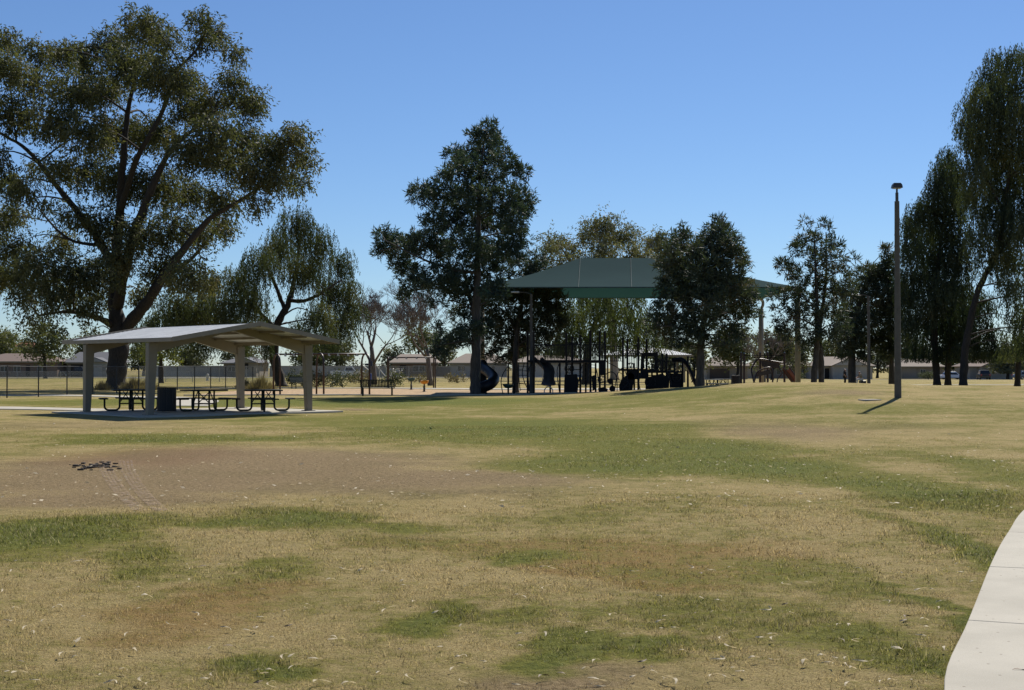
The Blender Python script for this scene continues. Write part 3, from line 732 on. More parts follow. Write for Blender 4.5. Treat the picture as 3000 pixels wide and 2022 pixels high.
def prail(p0, p1, d, y0, y1, n, label=None):
    """barrier of upright bars between two rails"""
    a, b_ = P(p0, y0, d), P(p1, y0, d); c_, e = P(p0, y1, d), P(p1, y1, d)
    mb = MB(); mb.tube([a, b_], 0.022, 6); mb.tube([c_, e], 0.022, 6); o = mb.build('barrier', PR, ps)
    for i in range(n + 1):
        t = i / n; MB().tube([a.lerp(b_, t), c_.lerp(e, t)], 0.020, 5).build('bar', PR, o)
prail(1566, 1658, 78.2, 1010, 1056, 22); prail(1566, 1658, 79.8, 1012, 1056, 22)
prail(1660, 1729, 77.5, 1010, 1056, 14); prail(1732, 1771, 77.5, 1010, 1056, 9); prail(1662, 1770, 82, 1004, 1056, 20)
prail(1660, 1700, 77.6, 990, 1008, 1); prail(1775, 1824, 78, 1014, 1058, 8)
prail(1826, 1869, 77.5, 1036, 1078, 9); prail(1926, 1952, 77.8, 1042, 1086, 6); prail(1954, 1998, 77.7, 1060, 1088, 9)
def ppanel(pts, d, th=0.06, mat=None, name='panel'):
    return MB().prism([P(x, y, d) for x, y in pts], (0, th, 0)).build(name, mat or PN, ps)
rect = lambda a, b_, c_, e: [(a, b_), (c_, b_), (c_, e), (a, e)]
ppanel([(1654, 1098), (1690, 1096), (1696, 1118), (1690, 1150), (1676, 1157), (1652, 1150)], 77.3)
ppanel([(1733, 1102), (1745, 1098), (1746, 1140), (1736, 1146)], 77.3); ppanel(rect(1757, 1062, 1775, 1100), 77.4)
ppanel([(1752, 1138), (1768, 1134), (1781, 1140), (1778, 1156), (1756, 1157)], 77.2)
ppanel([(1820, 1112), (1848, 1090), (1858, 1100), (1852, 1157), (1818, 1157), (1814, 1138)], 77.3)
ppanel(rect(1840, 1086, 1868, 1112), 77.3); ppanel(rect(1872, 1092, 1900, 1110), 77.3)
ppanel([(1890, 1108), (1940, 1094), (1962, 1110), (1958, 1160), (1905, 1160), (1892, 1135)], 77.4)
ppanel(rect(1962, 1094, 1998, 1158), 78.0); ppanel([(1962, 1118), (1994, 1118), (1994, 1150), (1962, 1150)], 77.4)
# arched tower wall with an opening
o = MB(); d = 77.5
for pts in ([(1876, 1034), (1925, 1032), (1925, 1044), (1880, 1044)], [(1878, 1044), (1890, 1044), (1887, 1060), (1889, 1078), (1876, 1086)], [(1915, 1044), (1925, 1044), (1925, 1086), (1916, 1080), (1918, 1062)], [(1876, 1082), (1926, 1082), (1926, 1092), (1876, 1092)]):
    o.prism([P(x, y, d - rnd.uniform(0, .004)) for x, y in pts], (0, 0.06, 0))
o.build('arched_panel', PN, ps)
# spiral tube slide, half hidden by the pine trunk
def psweep(name, pts, rad, mat, n=12, flat=1.0, par=None):
    return MB().tube(smooth_path([P(*p) for p in pts], 6), rad, n).build(name, mat, par or ps, smooth=True)
psweep('spiral_slide', [(1412, 1066, 82.0), (1418, 1080, 81.6), (1436, 1094, 80.6), (1447, 1110, 79.6), (1440, 1122, 78.8), (1424, 1131, 78.4), (1404, 1136, 78.6), (1390, 1139, 79.2)], 0.33, M['slide_dark'])
MB().tube([G(1412, 82), P(1412, 1063, 82)], 0.3, 14).build('slide_tower', PN, ps)
MB().tube([G(1424, 79.5), P(1424, 1138, 79.5)], 0.05, 8).build('slide_leg', PP, ps)
# chute slide below the bridge, with raised sides and a flared end
cen = smooth_path([P(1573, 1056, 78.6), P(1590, 1070, 78.2), P(1604, 1084, 77.6), P(1609, 1100, 77.0), P(1608, 1116, 76.4), P(1607, 1129, 75.9)], 5)
mb = MB(); nS = len(cen)
for i, p in enumerate(cen):
    t = i / (nS - 1); w = 0.27 + (0.12 * sstep(0.85, 1, t)); sd = 0.24 * (1 - 0.6 * float(sstep(0.85, 1, t)))
    tt = (cen[min(i + 1, nS - 1)] - cen[max(i - 1, 0)]).normalized(); side = tt.cross(Vector((0, 0, 1))).normalized() if abs(tt.z) < .98 else Vector((1, 0, 0)); up = side.cross(tt)
    for a, b_ in ((-w, sd), (-w * .8, 0.03), (0, 0), (w * .8, 0.03), (w, sd)): mb.v.append(tuple(p + side * a + up * b_))
for i in range(nS - 1):
    for j in range(4): k_ = i * 5 + j; mb.f.append((k_, k_ + 1, k_ + 6, k_ + 5))
o = mb.build('chute_slide', M['slide_brown'], ps, smooth=True); md = o.modifiers.new('s', 'SOLIDIFY'); md.thickness = 0.05
for s_ in (-1, 1):
    e = G(1607, 76.0); q = e + Vector((s_ * 0.24, 0, 0)); MB().tube([q, q + Vector((0, 0, 0.25)), e + Vector((s_ * 0.1, 0, 0.42)), e + Vector((0, 0, 0.44))], 0.03, 6).build('slide_leg', M['galv'], ps)
# ladders of bowed bars
def bowed(bars, rungs, par=None):
    paths = [smooth_path([P(*p) for p in b_], 6) for b_ in bars]
    for pth in paths: o = MB().tube(pth, 0.026, 6).build('climber_rail', PR, par or ps)
    for a, b_ in zip(paths, paths[1:]):
        for i in range(rungs):
            t = (i + 0.5) / rungs; ia, ib = int(t * (len(a) - 1)), int(t * (len(b_) - 1))
            MB().tube([a[ia], b_[ib]], 0.017, 5).build('rung', PR, o)
bowed([[(1706, 1070, 77.0), (1697, 1105, 76.2), (1690, 1157, 75.9)], [(1725, 1068, 77.0), (1722, 1105, 76.2), (1714, 1157, 75.9)], [(1744, 1070, 77.0), (1752, 1105, 76.2), (1759, 1157, 75.9)]], 7)
bowed([[(1490, 1070, 79), (1474, 1095, 78.6), (1468, 1120, 78.2), (1474, 1157, 78)], [(1536, 1064, 79), (1530, 1092, 78.6), (1536, 1118, 78.2), (1546, 1140, 78)]], 2)
bowed([[(1520, 1064, 80.4), (1520, 1100, 79.6), (1524, 1145, 79)], [(1545, 1066, 80.4), (1547, 1100, 79.6), (1550, 1145, 79)]], 7)
for px, d in ((1489, 78.6), (1506, 78.9)): ppost(px, 1064, d, 0.055)
mb = MB(); c_ = P(1489, 1131, 78.3)
for i, (rr, z) in enumerate(((0.02, -0.14), (0.2, -0.11), (0.31, 0.03), (0.33, 0.1), (0.29, 0.1), (0.02, 0.0))):
    for j in range(16): a = 2 * math.pi * j / 16; mb.v.append((c_.x + rr * math.cos(a), c_.y + rr * math.sin(a), c_.z + z))
mb.f = [(i * 16 + j, i * 16 + (j + 1) % 16, (i + 1) * 16 + (j + 1) % 16, (i + 1) * 16 + j) for i in range(5) for j in range(16)]
mb.build('dish_seat', M['teal'], ps, smooth=True)
for px, py, rr in ((1788, 1117, .17), (1794, 1139, .18)):        # stepping pods on a stalk
    q = P(px, py, 77.4); MB().tube([q + Vector((0, -.06, 0)), q + Vector((0, .06, 0))], rr, 14).build('stepping_pod', PN, ps)
ppost(1794, 1110, 77.5, 0.05)
bowed([[(1776, 1060, 77.6), (1800, 1072, 77.4), (1824, 1086, 77.5)], [(1776, 1060, 79), (1800, 1072, 78.8), (1824, 1086, 79)]], 5)
bowed([[(1822, 1078, 77.3), (1808, 1100, 76.6), (1800, 1150, 76.2)], [(1830, 1084, 77.3), (1840, 1120, 76.8), (1822, 1140, 76.4)]], 4)
for px, py, rr, d in ((1668, 1080, .26, 77.2), (1848, 1075, .22, 77.2), (1905, 1120, .3, 76.9), (1762, 1112, .2, 77.0), (1830, 1132, .3, 76.8), (1938, 1068, .25, 77.0), (1982, 1106, .24, 76.9)):   # play wheels and hoops
    q = P(px, py, d); ho = MB().tube(arc(q, rr, 0, 2 * math.pi, 16, (1, 0, 0), (0, 0, 1)), .03, 6, False).build('hoop', PR, ps, smooth=True)
    for k_ in range(3): a = k_ * math.pi / 3; e = Vector((math.cos(a) * rr, 0, math.sin(a) * rr)); MB().tube([q - e, q + e], .014, 5).build('spoke', PR, ho)
for pts in ([(1846, 992, 77.5), (1852, 1010, 77), (1868, 1014, 76.8), (1872, 1034, 76.8), (1870, 1158, 76.6)], [(1776, 1096, 77), (1792, 1090, 76.6), (1806, 1104, 76.4), (1808, 1157, 76.2)], [(1640, 1062, 78), (1632, 1090, 77.6), (1640, 1157, 77.4)], [(1560, 1062, 78), (1548, 1090, 77), (1552, 1157, 76.6)],
            [(1880, 1092, 77), (1872, 1120, 76.5), (1880, 1158, 76.2)], [(1954, 1090, 77), (1966, 1120, 76.6), (1958, 1158, 76.4)], [(1700, 1000, 77.5), (1716, 990, 77.4), (1730, 1000, 77.5)], [(1838, 1040, 78), (1852, 1026, 78), (1868, 1040, 78)]):
    psweep('grab_rail', pts, .026, PR, 6)
for k_ in range(6): MB().bar(P(1898, 1100 + k_ * 10, 77.1 - k_ * .12), P(1922, 1100 + k_ * 10, 77.1 - k_ * .12), .1, .05).build('step', PN, ps)
for k_ in range(5): MB().bar(P(1660, 1066 + k_ * 17, 81.4), P(1700, 1066 + k_ * 17, 81.4), .06, .05).build('rung', PR, ps)
for px, d in ((1612, 79.6), (1640, 78.3), (1716, 80), (1745, 79), (1858, 79.5), (1910, 79.5), (1976, 79.5)): ppost(px, 1064, d, .055)
# wide dark slide at the right end
psl = smooth_path([P(1972, 1062, 79), P(1998, 1062, 78.6), P(2016, 1085, 78), P(2030, 1118, 77.2), P(2046, 1146, 76.6)], 5)
mb = MB()
for p in psl:
    for dy, dz in ((-0.32, 0.26), (-0.28, 0.0), (0.28, 0.0), (0.32, 0.26)): mb.v.append((p.x, p.y + dy, p.z + dz))
for i in range(len(psl) - 1):
    for j in range(3): k_ = 4 * i + j; mb.f.append((k_, k_ + 1, k_ + 5, k_ + 4))
o = mb.build('curved_slide', M['slide_dark'], ps, smooth=True); md = o.modifiers.new('s', 'SOLIDIFY'); md.thickness = 0.06
psweep('hand_hoop', [(2020, 1062, 78), (2034, 1070, 77.7), (2036, 1100, 77.3), (2026, 1120, 77)], 0.03, PR, 6)

# climbing frame to the right
DR = 84.0
cf = empty('climbing_frame', G(2245, DR), 0, 'small climbing frame with arched slotted panels and a rust red slide', 'playground')
for px, yt, d in ((2171, 1034, DR), (2180, 1036, DR + 2), (2227, 1033, DR), (2249, 1033, DR + 2), (2298, 1034, DR)):
    o = ppost(px, yt, d, 0.07, cf, M['maroon']); MB().tube([P(px, yt, d), P(px, yt - 3, d)], [0.072, 0.03], 8).build('cap', M['galv'], o)
for a, b_, y, d in ((2180, 2298, 1042, DR), (2208, 2270, 1048, DR + 0.6), (2171, 2190, 1066, DR)):
    MB().tube([P(a, y, d), P(b_, y, d)], 0.028, 6).build('overhead_bar', M['play_rail'], cf)
def archp(pts, rad=0.05): MB().tube(smooth_path([P(*p) for p in pts], 6), rad, 8).build('arch_bar', M['maroon'], cf, smooth=True)
archp([(2213, 1134, DR - 1), (2204, 1100, DR - .8), (2203, 1078, DR - .6), (2222, 1053, DR - .4), (2260, 1058, DR - .2), (2297, 1064, DR)])
archp([(2206, 1134, DR - 1.4), (2212, 1110, DR - 1.4), (2222, 1088, DR - 1.2), (2256, 1077, DR - 1), (2264, 1100, DR - 1), (2262, 1134, DR - 1)])
archp([(2282, 1078, DR - .3), (2290, 1095, DR - .3), (2278, 1112, DR - .3), (2276, 1134, DR - .3)], 0.035)
def slotted(pts, slots, d):
    o = MB().prism([P(x, y, d) for x, y in pts], (0, 0.05, 0)).build('arched_panel', M['maroon'], cf)
    for s_ in slots: MB().prism([P(x, y, d - 0.01) for x, y in s_], (0, 0.008, 0)).build('slot', M['slide_brown'], o)
slotted([(2230, 1055), (2284, 1064), (2283, 1079), (2232, 1074)], [[(2233, 1058), (2281, 1066), (2280, 1076), (2235, 1071)], ], DR - .5)
slotted([(2216, 1092), (2256, 1083), (2259, 1095), (2216, 1104)], [[(2219, 1094), (2254, 1086), (2256, 1094), (2219, 1101)]], DR - 1.1)
slotted([(2234, 1063), (2246, 1065), (2246, 1069), (2234, 1067)], [], DR - .53); slotted([(2256, 1066), (2276, 1068), (2276, 1072), (2256, 1070)], [], DR - .53)
mb = MB()
for x, y in ((2300, 1078), (2318, 1104), (2338, 1134)):
    for dx, dz in ((-9, 0), (-7, -0.12), (9, -0.12), (11, 0.03)): q = P(x + dx, y, DR - 1); mb.v.append((q.x, q.y, q.z + dz))
    for dx in (-9, 11): pass
for i in range(2):
    for j in range(3): k_ = 4 * i + j; mb.f.append((k_, k_ + 1, k_ + 5, k_ + 4))
o = mb.build('slide', M['slide_red'], cf); md = o.modifiers.new('s', 'SOLIDIFY'); md.thickness = 0.08
for k_ in (-6, 12): MB().tube([P(2300 + k_, 1076, DR - 1.05), P(2340 + k_, 1134, DR - 1.05)], 0.05, 6).build('side_rail', M['maroon'], cf)

# tables and bin beyond the playground
for px, d, a, lab in ((2085, 96, 10, 'dark picnic table far back, touching the right of the twin topped pine trunk'), (2118, 99, 60, 'dark picnic table far back, left of the square bin')):
    o = copy_tree(tbl); o.location = G(px, d); o.rotation_euler.z = math.radians(a); tag(o, lab, 'picnic table', 'picnic tables beyond the playground')
litter_bin(2155, 93, 'dark bin far back between the twin topped pine and the small climbing frame', None, 0.62, 1.1)

# small far shelter with a white roof
g0 = G(1890, 150); sh = empty('far_shelter', g0, 0, 'far shelter with a white ribbed roof seen behind the play structure', 'shelter')
W2, D2 = 4.9, 4.0
for sx in (-1, 1):
    for sy in (-1, 1): MB().box(g0 + Vector((sx * 4.0, sy * 3.2, 1.45)), (0.2, 0.2, 2.9)).build('post', M['post'], sh)
z0, z1 = 2.98, 3.85
cs = [g0 + Vector((sx * W2, sy * D2, z0)) for sx, sy in ((-1, -1), (1, -1), (1, 1), (-1, 1))]; ra, rb = g0 + Vector((-1.6, 0, z1)), g0 + Vector((1.6, 0, z1))
MB().face([cs[0], cs[1], rb, ra]).face([cs[1], cs[2], rb]).face([cs[2], cs[3], ra, rb]).face([cs[3], cs[0], ra]).build('roof', M['roof_metal'], sh)
for i in range(40):
    t = i / 39; a = cs[0].lerp(cs[1], t); x = max(ra.x, min(rb.x, a.x)); k_ = min(1.0, (W2 - abs(a.x - g0.x)) / (W2 - 1.6)) if abs(a.x - g0.x) > 1.6 else 1.0
    top = Vector((a.x, a.y + D2 * k_, z0 + (z1 - z0) * k_ + g0.z)); a = Vector((a.x, a.y, z0 + g0.z))
    if (top - a).length > 0.2: MB().bar(a + Vector((0, 0, .03)), top + Vector((0, 0, .03)), 0.06, 0.05).build('rib', M['roof_metal'], sh)
MB().bar(cs[0] + Vector((0, -0.02, -0.05)), cs[1] + Vector((0, -0.02, -0.05)), 0.05, 0.2).build('fascia', M['trim'], sh)

# blue padded post, white pipe gate, hydrant
g0 = G(1085, 118); r = empty('padded_post', g0, 0, 'slim post with a dark box on top and a blue padded foot behind the bench', 'post')
MB().tube([g0, g0 + Vector((0, 0, 2.75))], 0.04, 8).build('pole', M['navy'], r)
MB().box(g0 + Vector((0, 0, 1.98)), (0.34, 0.2, 0.48)).build('control_box', M['navy'], r, bevel=0.02)
MB().box(g0 + Vector((-0.28, 0, 1.9)), (0.4, 0.08, 0.18)).build('bracket', M['navy'], r)
MB().box(g0 + Vector((0, 0, 0.55)), (0.2, 0.2, 1.1)).build('pad', M['blue'], r, bevel=0.03)
g0 = G(1095, 140); r = empty('pipe_gate', g0, 0, 'white pipe gate with diagonal braces behind the left bare tree', 'gate')
for pts in ([(1058, 1067), (1124, 1067), (1132, 1078), (1132, 1118)], [(1058, 1067), (1058, 1118)], [(1100, 1068), (1130, 1104)], [(1112, 1068), (1112, 1116)], [(1062, 1070), (1094, 1096)]):
    q = [P(x, y, 140) for x, y in pts]; q = [Vector((p.x, p.y, max(p.z, h1(p.x, p.y)))) for p in q]
    MB().tube(q, 0.05, 6).build('pipe', M['white_pipe'], r)
g0 = G(608, 168); r = empty('fire_hydrant', g0, 0, 'small pale hydrant on the far edge of the field behind the shelter', 'hydrant')
MB().tube([g0, g0 + Vector((0, 0, .1)), g0 + Vector((0, 0, .12)), g0 + Vector((0, 0, .62)), g0 + Vector((0, 0, .72)), g0 + Vector((0, 0, .9))], [.22, .22, .15, .15, .2, .06], 10).build('barrel', M['hydrant'], r)
MB().tube([g0 + Vector((-.26, 0, .5)), g0 + Vector((.26, 0, .5))], .08, 8).build('nozzle', M['hydrant'], r)

# ------------------------------------------------------------------ houses
def hm(name, c_, v=0.12): return solid(name, tuple(q * .72 for q in c_), 0.85, 0, v, 0.8)
WALL = dict(tan=hm('stucco_tan', (0.36, 0.31, 0.25)), grey=hm('stucco_grey', (0.40, 0.39, 0.37)), pale=hm('stucco_pale', (0.55, 0.52, 0.47)), brown=hm('brick_brown', (0.24, 0.17, 0.13)), pink=hm('stucco_pink', (0.42, 0.33, 0.27)))
def roofmat(name, a, b_):
    a = tuple(q * .7 for q in a); b_ = tuple(q * .7 for q in b_); m, nt, bs, out = newmat(name); tc = N(nt, 'TexCoord'); w = N(nt, 'TexWave'); w.bands_direction = 'Y'; w.inputs['Scale'].default_value = 1.6; w.inputs['Distortion'].default_value = 1.5
    nt.links.new(tc.outputs['Object'], w.inputs['Vector']); n = noise(nt, tc.outputs['Object'], 4, 5)
    c_ = mix_rgb(nt, n.outputs[0], a, b_); c_ = mix_rgb(nt, math_n(nt, 'MULTIPLY', w.outputs[0], 0.25), c_, tuple(x * .6 for x in a))
    nt.links.new(c_, bs.inputs['Base Color']); bs.inputs['Roughness'].default_value = 0.9; return m
ROOF = dict(tan=roofmat('shingle_tan', (0.30, 0.24, 0.185), (0.38, 0.31, 0.25)), grey=roofmat('shingle_grey', (0.12, 0.125, 0.14), (0.20, 0.205, 0.22)), brown=roofmat('shingle_brown', (0.19, 0.13, 0.10), (0.28, 0.20, 0.16)), red=roofmat('tile_red', (0.36, 0.12, 0.06), (0.45, 0.17, 0.09)))
GAR = dict(brown=hm('garage_brown', (0.12, 0.09, 0.07)), pale=hm('garage_pale', (0.55, 0.53, 0.49)), tan=hm('garage_tan', (0.40, 0.35, 0.29)), dark=hm('door_dark', (0.03, 0.028, 0.028)))
def house(p0, p1, d, eave, rise, wall, roof_, label, openings=(), gable=None, depth=9, hip=0.35, zoff=0.0, chimney=None, name='house'):
    x0, x1 = (p0 - CX) / F * d, (p1 - CX) / F * d; z = h1((x0 + x1) / 2, d) + zoff; g0 = Vector(((x0 + x1) / 2, d, z))
    r = empty(name, g0, 0, label, 'house', 'houses across the street')
    MB().box(((x0 + x1) / 2, d + depth / 2, z + eave / 2 - 0.3), (x1 - x0, depth, eave + 0.6)).build('wall', WALL[wall], r)
    ov = 0.6; a, b_ = x0 - ov, x1 + ov; f0, f1 = d - ov, d + depth + ov; ze = z + eave; zt = ze + rise; ym = (f0 + f1) / 2; hx = (b_ - a) * hip if hip < 0.5 else 0
    hx = min(hx, (f1 - f0) / 2) if hip else 0.0
    mb = MB(); q = [(a, f0, ze), (b_, f0, ze), (b_, f1, ze), (a, f1, ze)]; t0, t1 = (a + hx, ym, zt), (b_ - hx, ym, zt)
    mb.face([q[0], q[1], t1, t0]); mb.face([q[2], q[3], t0, t1]); mb.face([q[1], q[2], t1]); mb.face([q[3], q[0], t0]); mb.face(list(reversed(q)))
    ro = mb.build('roof', ROOF[roof_], r)
    MB().box(((a + b_) / 2, f0 - 0.02, ze - 0.10), (b_ - a, 0.05, 0.22)).build('fascia', M['trim'], ro)
    if gable:
        ga, gb, gm = gable; xa, xb = (ga - CX) / F * d, (gb - CX) / F * d; pf = d - 2.2
        MB().box(((xa + xb) / 2, (pf + d) / 2, z + eave / 2 - 0.3), (xb - xa, d - pf - 0.004, eave + 0.6)).build('wall', WALL[gm], r)
        gr_ = (xb - xa) * 0.24
        mb = MB().prism([(xa - .4, pf - .5, ze), (xb + .4, pf - .5, ze), ((xa + xb) / 2, pf - .5, ze + gr_)], (0, (f1 - f0) / 2, 0)); mb.build('gable_roof', ROOF[roof_], r)
        MB().prism([(xa + .2, pf - .54, ze + .05), (xb - .2, pf - .54, ze + .05), ((xa + xb) / 2, pf - .54, ze + gr_ - .12)], (0, 0.03, 0)).build('gable_board', WALL[gm], r)
    for (kind, o0, o1, y0, y1, mt) in openings:
        xa, xb = (o0 - CX) / F * d, (o1 - CX) / F * d; w = xb - xa; yy = (d - 2.2) if gable and gable[0] <= o0 and o1 <= gable[1] else d
        if kind == 'garage':
            o = MB().box(((xa + xb) / 2, yy - 0.01, z + (y0 + y1) / 2), (w, 0.06, y1 - y0)).build('garage_door', GAR[mt], r)
            for i in range(4):
                hh = (y1 - y0) / 4; MB().box(((xa + xb) / 2, yy - 0.05, z + y0 + hh * (i + .5)), (w - 0.06, 0.03, hh - 0.05)).build('door_panel', GAR[mt], o)
        elif kind == 'door': MB().box(((xa + xb) / 2, yy - 0.02, z + (y0 + y1) / 2), (w, 0.06, y1 - y0)).build('door', GAR[mt], r)
        else:
            o = MB().box(((xa + xb) / 2, yy - 0.02, z + (y0 + y1) / 2), (w, 0.06, y1 - y0)).build('window', M['white_pipe'], r)
            for i in range(2): MB().box((xa + w * (0.25 + 0.5 * i), yy - 0.055, z + (y0 + y1) / 2), (w / 2 - 0.08, 0.02, y1 - y0 - 0.1)).build('pane', M['glass'], o)
    if chimney:
        xc = (chimney - CX) / F * d; MB().box((xc, ym - 1, zt - 0.1), (0.8, 0.6, 1.2)).build('chimney', WALL['brown'], ro)
    return r
house(-90, 168, 235, 2.75, 1.45, 'brown', 'brown', 'brown roofed low house at the far left edge', [('window', 2, 24, .9, 2.0, 0), ('window', 40, 60, .9, 2.0, 0), ('door', 76, 88, 0, 2.1, 'dark'), ('window', 110, 138, 1.0, 2.0, 0)], None, 10, .3)
house(38, 80, 300, 6.3, 1.4, 'pink', 'red', 'taller tan house with a red tiled roof rising behind the brown roof at left', [('window', 50, 60, 3.8, 5.2, 0)], None, 9, .35)
house(196, 330, 238, 2.6, 1.9, 'tan', 'grey', 'grey roofed house with a dark carport left of the big trunk', [('door', 208, 244, 0, 2.2, 'dark'), ('garage', 275, 310, 0, 2.1, 'pale')], (262, 322, 'grey'), 9, .15)
house(655, 760, 236, 2.5, 1.0, 'tan', 'grey', 'beige gabled house with a dark opening seen between the shelter posts', [('door', 718, 735, 1.4, 2.4, 'dark'), ('window', 668, 690, 1, 2, 0)], (700, 758, 'tan'), 9, .3)
house(1148, 1275, 236, 2.55, 1.55, 'brown', 'tan', 'tan roofed house behind the one bay swing frame', [('door', 1172, 1190, 0, 2.1, 'dark'), ('window', 1210, 1245, .9, 2.0, 0)], None, 9, .2)
house(1320, 1485, 236, 2.5, 1.7, 'grey', 'tan', 'tan roofed house with a grey wall right behind the pine trunk', [('window', 1340, 1362, 1, 2, 0), ('window', 1430, 1450, 1, 2, 0)], None, 9, .28)
house(1500, 1720, 232, 2.6, 1.2, 'pale', 'tan', 'pale walled house with a white door seen under the play bridge', [('garage', 1601, 1627, 0, 2.1, 'pale'), ('window', 1655, 1680, .9, 2, 0), ('window', 1540, 1570, .9, 2, 0)], None, 9, .25)
house(2070, 2190, 272, 2.75, 2.1, 'tan', 'tan', 'tan roofed house with a wide brown garage door right of the twin topped pine', [('garage', 2079, 2137, 0, 2.15, 'brown')], None, 10, .35)
house(2205, 2382, 284, 2.75, 2.1, 'tan', 'tan', 'long tan roofed house behind the small climbing frame', [('window', 2225, 2245, .9, 2.1, 0), ('window', 2275, 2300, .9, 2.1, 0), ('window', 2352, 2366, .6, 2.1, 0)], None, 10, .25)
house(2392, 2556, 274, 2.75, 1.9, 'pale', 'tan', 'pale house with a front gable behind the seated people', [('door', 2416, 2429, 0, 2.2, 'dark'), ('garage', 2440, 2474, 0, 2.1, 'pale'), ('garage', 2505, 2538, 0, 2.1, 'tan')], (2432, 2530, 'pale'), 10, .25)
house(2640, 2762, 278, 2.6, 1.6, 'tan', 'tan', 'tan house just right of the lone lamp pole', [('garage', 2646, 2684, 0, 2.2, 'tan'), ('window', 2696, 2710, .8, 2, 0)], None, 9, .25)
house(2840, 2962, 270, 2.6, 1.4, 'grey', 'brown', 'grey gabled house with a wide garage at the far right', [('garage', 2886, 2944, 0, 2.2, 'pale')], (2866, 2955, 'grey'), 9, .25)
# block walls between the yards
for p0, p1, d, hgt_, lab in ((445, 655, 240, 1.9, 'grey block yard wall seen through the middle of the shelter'), (790, 1148, 240, 1.9, 'grey block yard wall behind the swings and the left bare tree'), (1275, 1330, 240, 1.8, 'short grey yard wall left of the pine trunk'), (2760, 2842, 285, 1.8, 'grey yard wall between the three dark trunks')):
    x0, x1 = (p0 - CX) / F * d, (p1 - CX) / F * d; g0 = Vector(((x0 + x1) / 2, d, h1((x0 + x1) / 2, d)))
    r = empty('block_wall', g0, 0, lab, 'wall', 'block yard walls'); MB().box(g0 + Vector((0, 0, hgt_ / 2 - .2)), (x1 - x0, 0.2, hgt_ + .4)).build('wall', WALL['grey'], r)
    MB().box(g0 + Vector((0, 0, hgt_ + 0.04)), (x1 - x0 + .06, 0.28, 0.08)).build('coping', M['concrete'], r)

# ------------------------------------------------------------------ vehicles
def car(px, d, rz, mat, label, kind='car', L=4.6, W=1.85, Ht=1.5):
    g0 = G(px, d, 0.05); r = empty('parked_' + kind, g0, rz, label, 'truck' if kind == 'truck' else 'car', 'vehicles parked along the street')
    def ext(prof, w, name, m_, par, inset=0.0):
        mb = MB(); k_ = len(prof)
        for s_ in (-1, 1):
            for x, z in prof: mb.v.append((x, s_ * (w / 2 - (inset if z > Ht * .75 else 0)), z))
        mb.f = [tuple(reversed(range(k_))), tuple(range(k_, 2 * k_))] + [(i, (i + 1) % k_, k_ + (i + 1) % k_, k_ + i) for i in range(k_)]
        return mb.build(name, m_, par, True, bevel=0.04)
    hb = Ht * .58
    if kind == 'truck':
        ext([(-L / 2, .35), (L / 2, .35), (L / 2, .85), (L / 2 - .2, hb), (-L / 2, hb)], W, 'body', mat, r)
        cb = ext([(-.5, hb), (1.35, hb), (.75, Ht), (-.3, Ht)], W * .9, 'cab', mat, r, .1)
        for s_ in (-1, 1): MB().prism([(-.35, s_ * (W * .45 + .005), hb + .06), (1.1, s_ * (W * .45 + .005), hb + .06), (.68, s_ * (W * .41 - .02), Ht - .12), (-.25, s_ * (W * .41 - .02), Ht - .12)], (0, s_ * .012, 0)).build('side_window', M['glass'], cb, True)
    else:
        ext([(-L / 2, .32), (L / 2, .32), (L / 2, .72), (L / 2 - .25, hb - .08), (1.0, hb), (-L / 2 + .2, hb), (-L / 2, .8)], W, 'body', mat, r)
        cb = ext([(-L * .40, hb), (1.05, hb), (.35, Ht), (-L * .28, Ht)], W * .92, 'cabin', mat, r, .12)
        for s_ in (-1, 1): MB().prism([(-L * .34, s_ * (W * .46 + .005), hb + .05), (.82, s_ * (W * .46 + .005), hb + .05), (.25, s_ * (W * .41 - .03), Ht - .1), (-L * .27, s_ * (W * .41 - .03), Ht - .1)], (0, s_ * .012, 0)).build('side_window', M['glass'], cb, True)
        MB().face([(1.0, -W * .38, hb + .05), (1.0, W * .38, hb + .05), (.42, W * .33, Ht - .08), (.42, -W * .33, Ht - .08)]).build('windscreen', M['glass'], cb, True)
        MB().face([(-L * .40 - .012, -W * .38, hb + .08), (-L * .29 - .01, -W * .33, Ht - .08), (-L * .29 - .01, W * .33, Ht - .08), (-L * .40 - .012, W * .38, hb + .08)]).build('rear_window', M['glass'], cb, True)
    for x in (-L * .31, L * .31):
        for s_ in (-1, 1):
            w_ = MB().tube([(x, s_ * (W / 2 - .2), .33), (x, s_ * (W / 2 + .01), .33)], .33, 16).build('wheel', M['tyre'], r, True)
            MB().tube([(x, s_ * (W / 2 + .0), .33), (x, s_ * (W / 2 + .025), .33)], .2, 12).build('rim', M['rim'], w_, True)
    for s_ in (-1, 1):
        MB().box((L / 2 + .005, s_ * W * .36, .66), (.05, .34, .14)).build('headlight', M['headlight'], r, True)
        MB().box((-L / 2 - .005, s_ * W * .40, .86), (.05, .22, .26)).build('tail_light', M['tail'], r, True)
    return r
car(226, 229, 0.2, M['car_dark'], 'dark pickup in front of the carport of the grey roofed house', 'truck', 5.2, 1.9, 1.75)
car(1018, 214, 0.1, M['car_white'], 'white pickup behind the fence, left of the blue padded post', 'truck', 5.4, 1.95, 1.8)
car(2790, 256, 0.15, M['car_white'], 'white car between the dark trunks at right', 'car')
car(2881, 252, math.radians(80), M['car_dark'], 'dark car with red tail lights in front of the grey gabled house', 'car', 4.7, 1.95, 1.75)
car(3004, 250, 0.3, M['car_blue'], 'blue grey car cut by the right edge of the picture', 'car', 4.7, 1.95, 1.65)

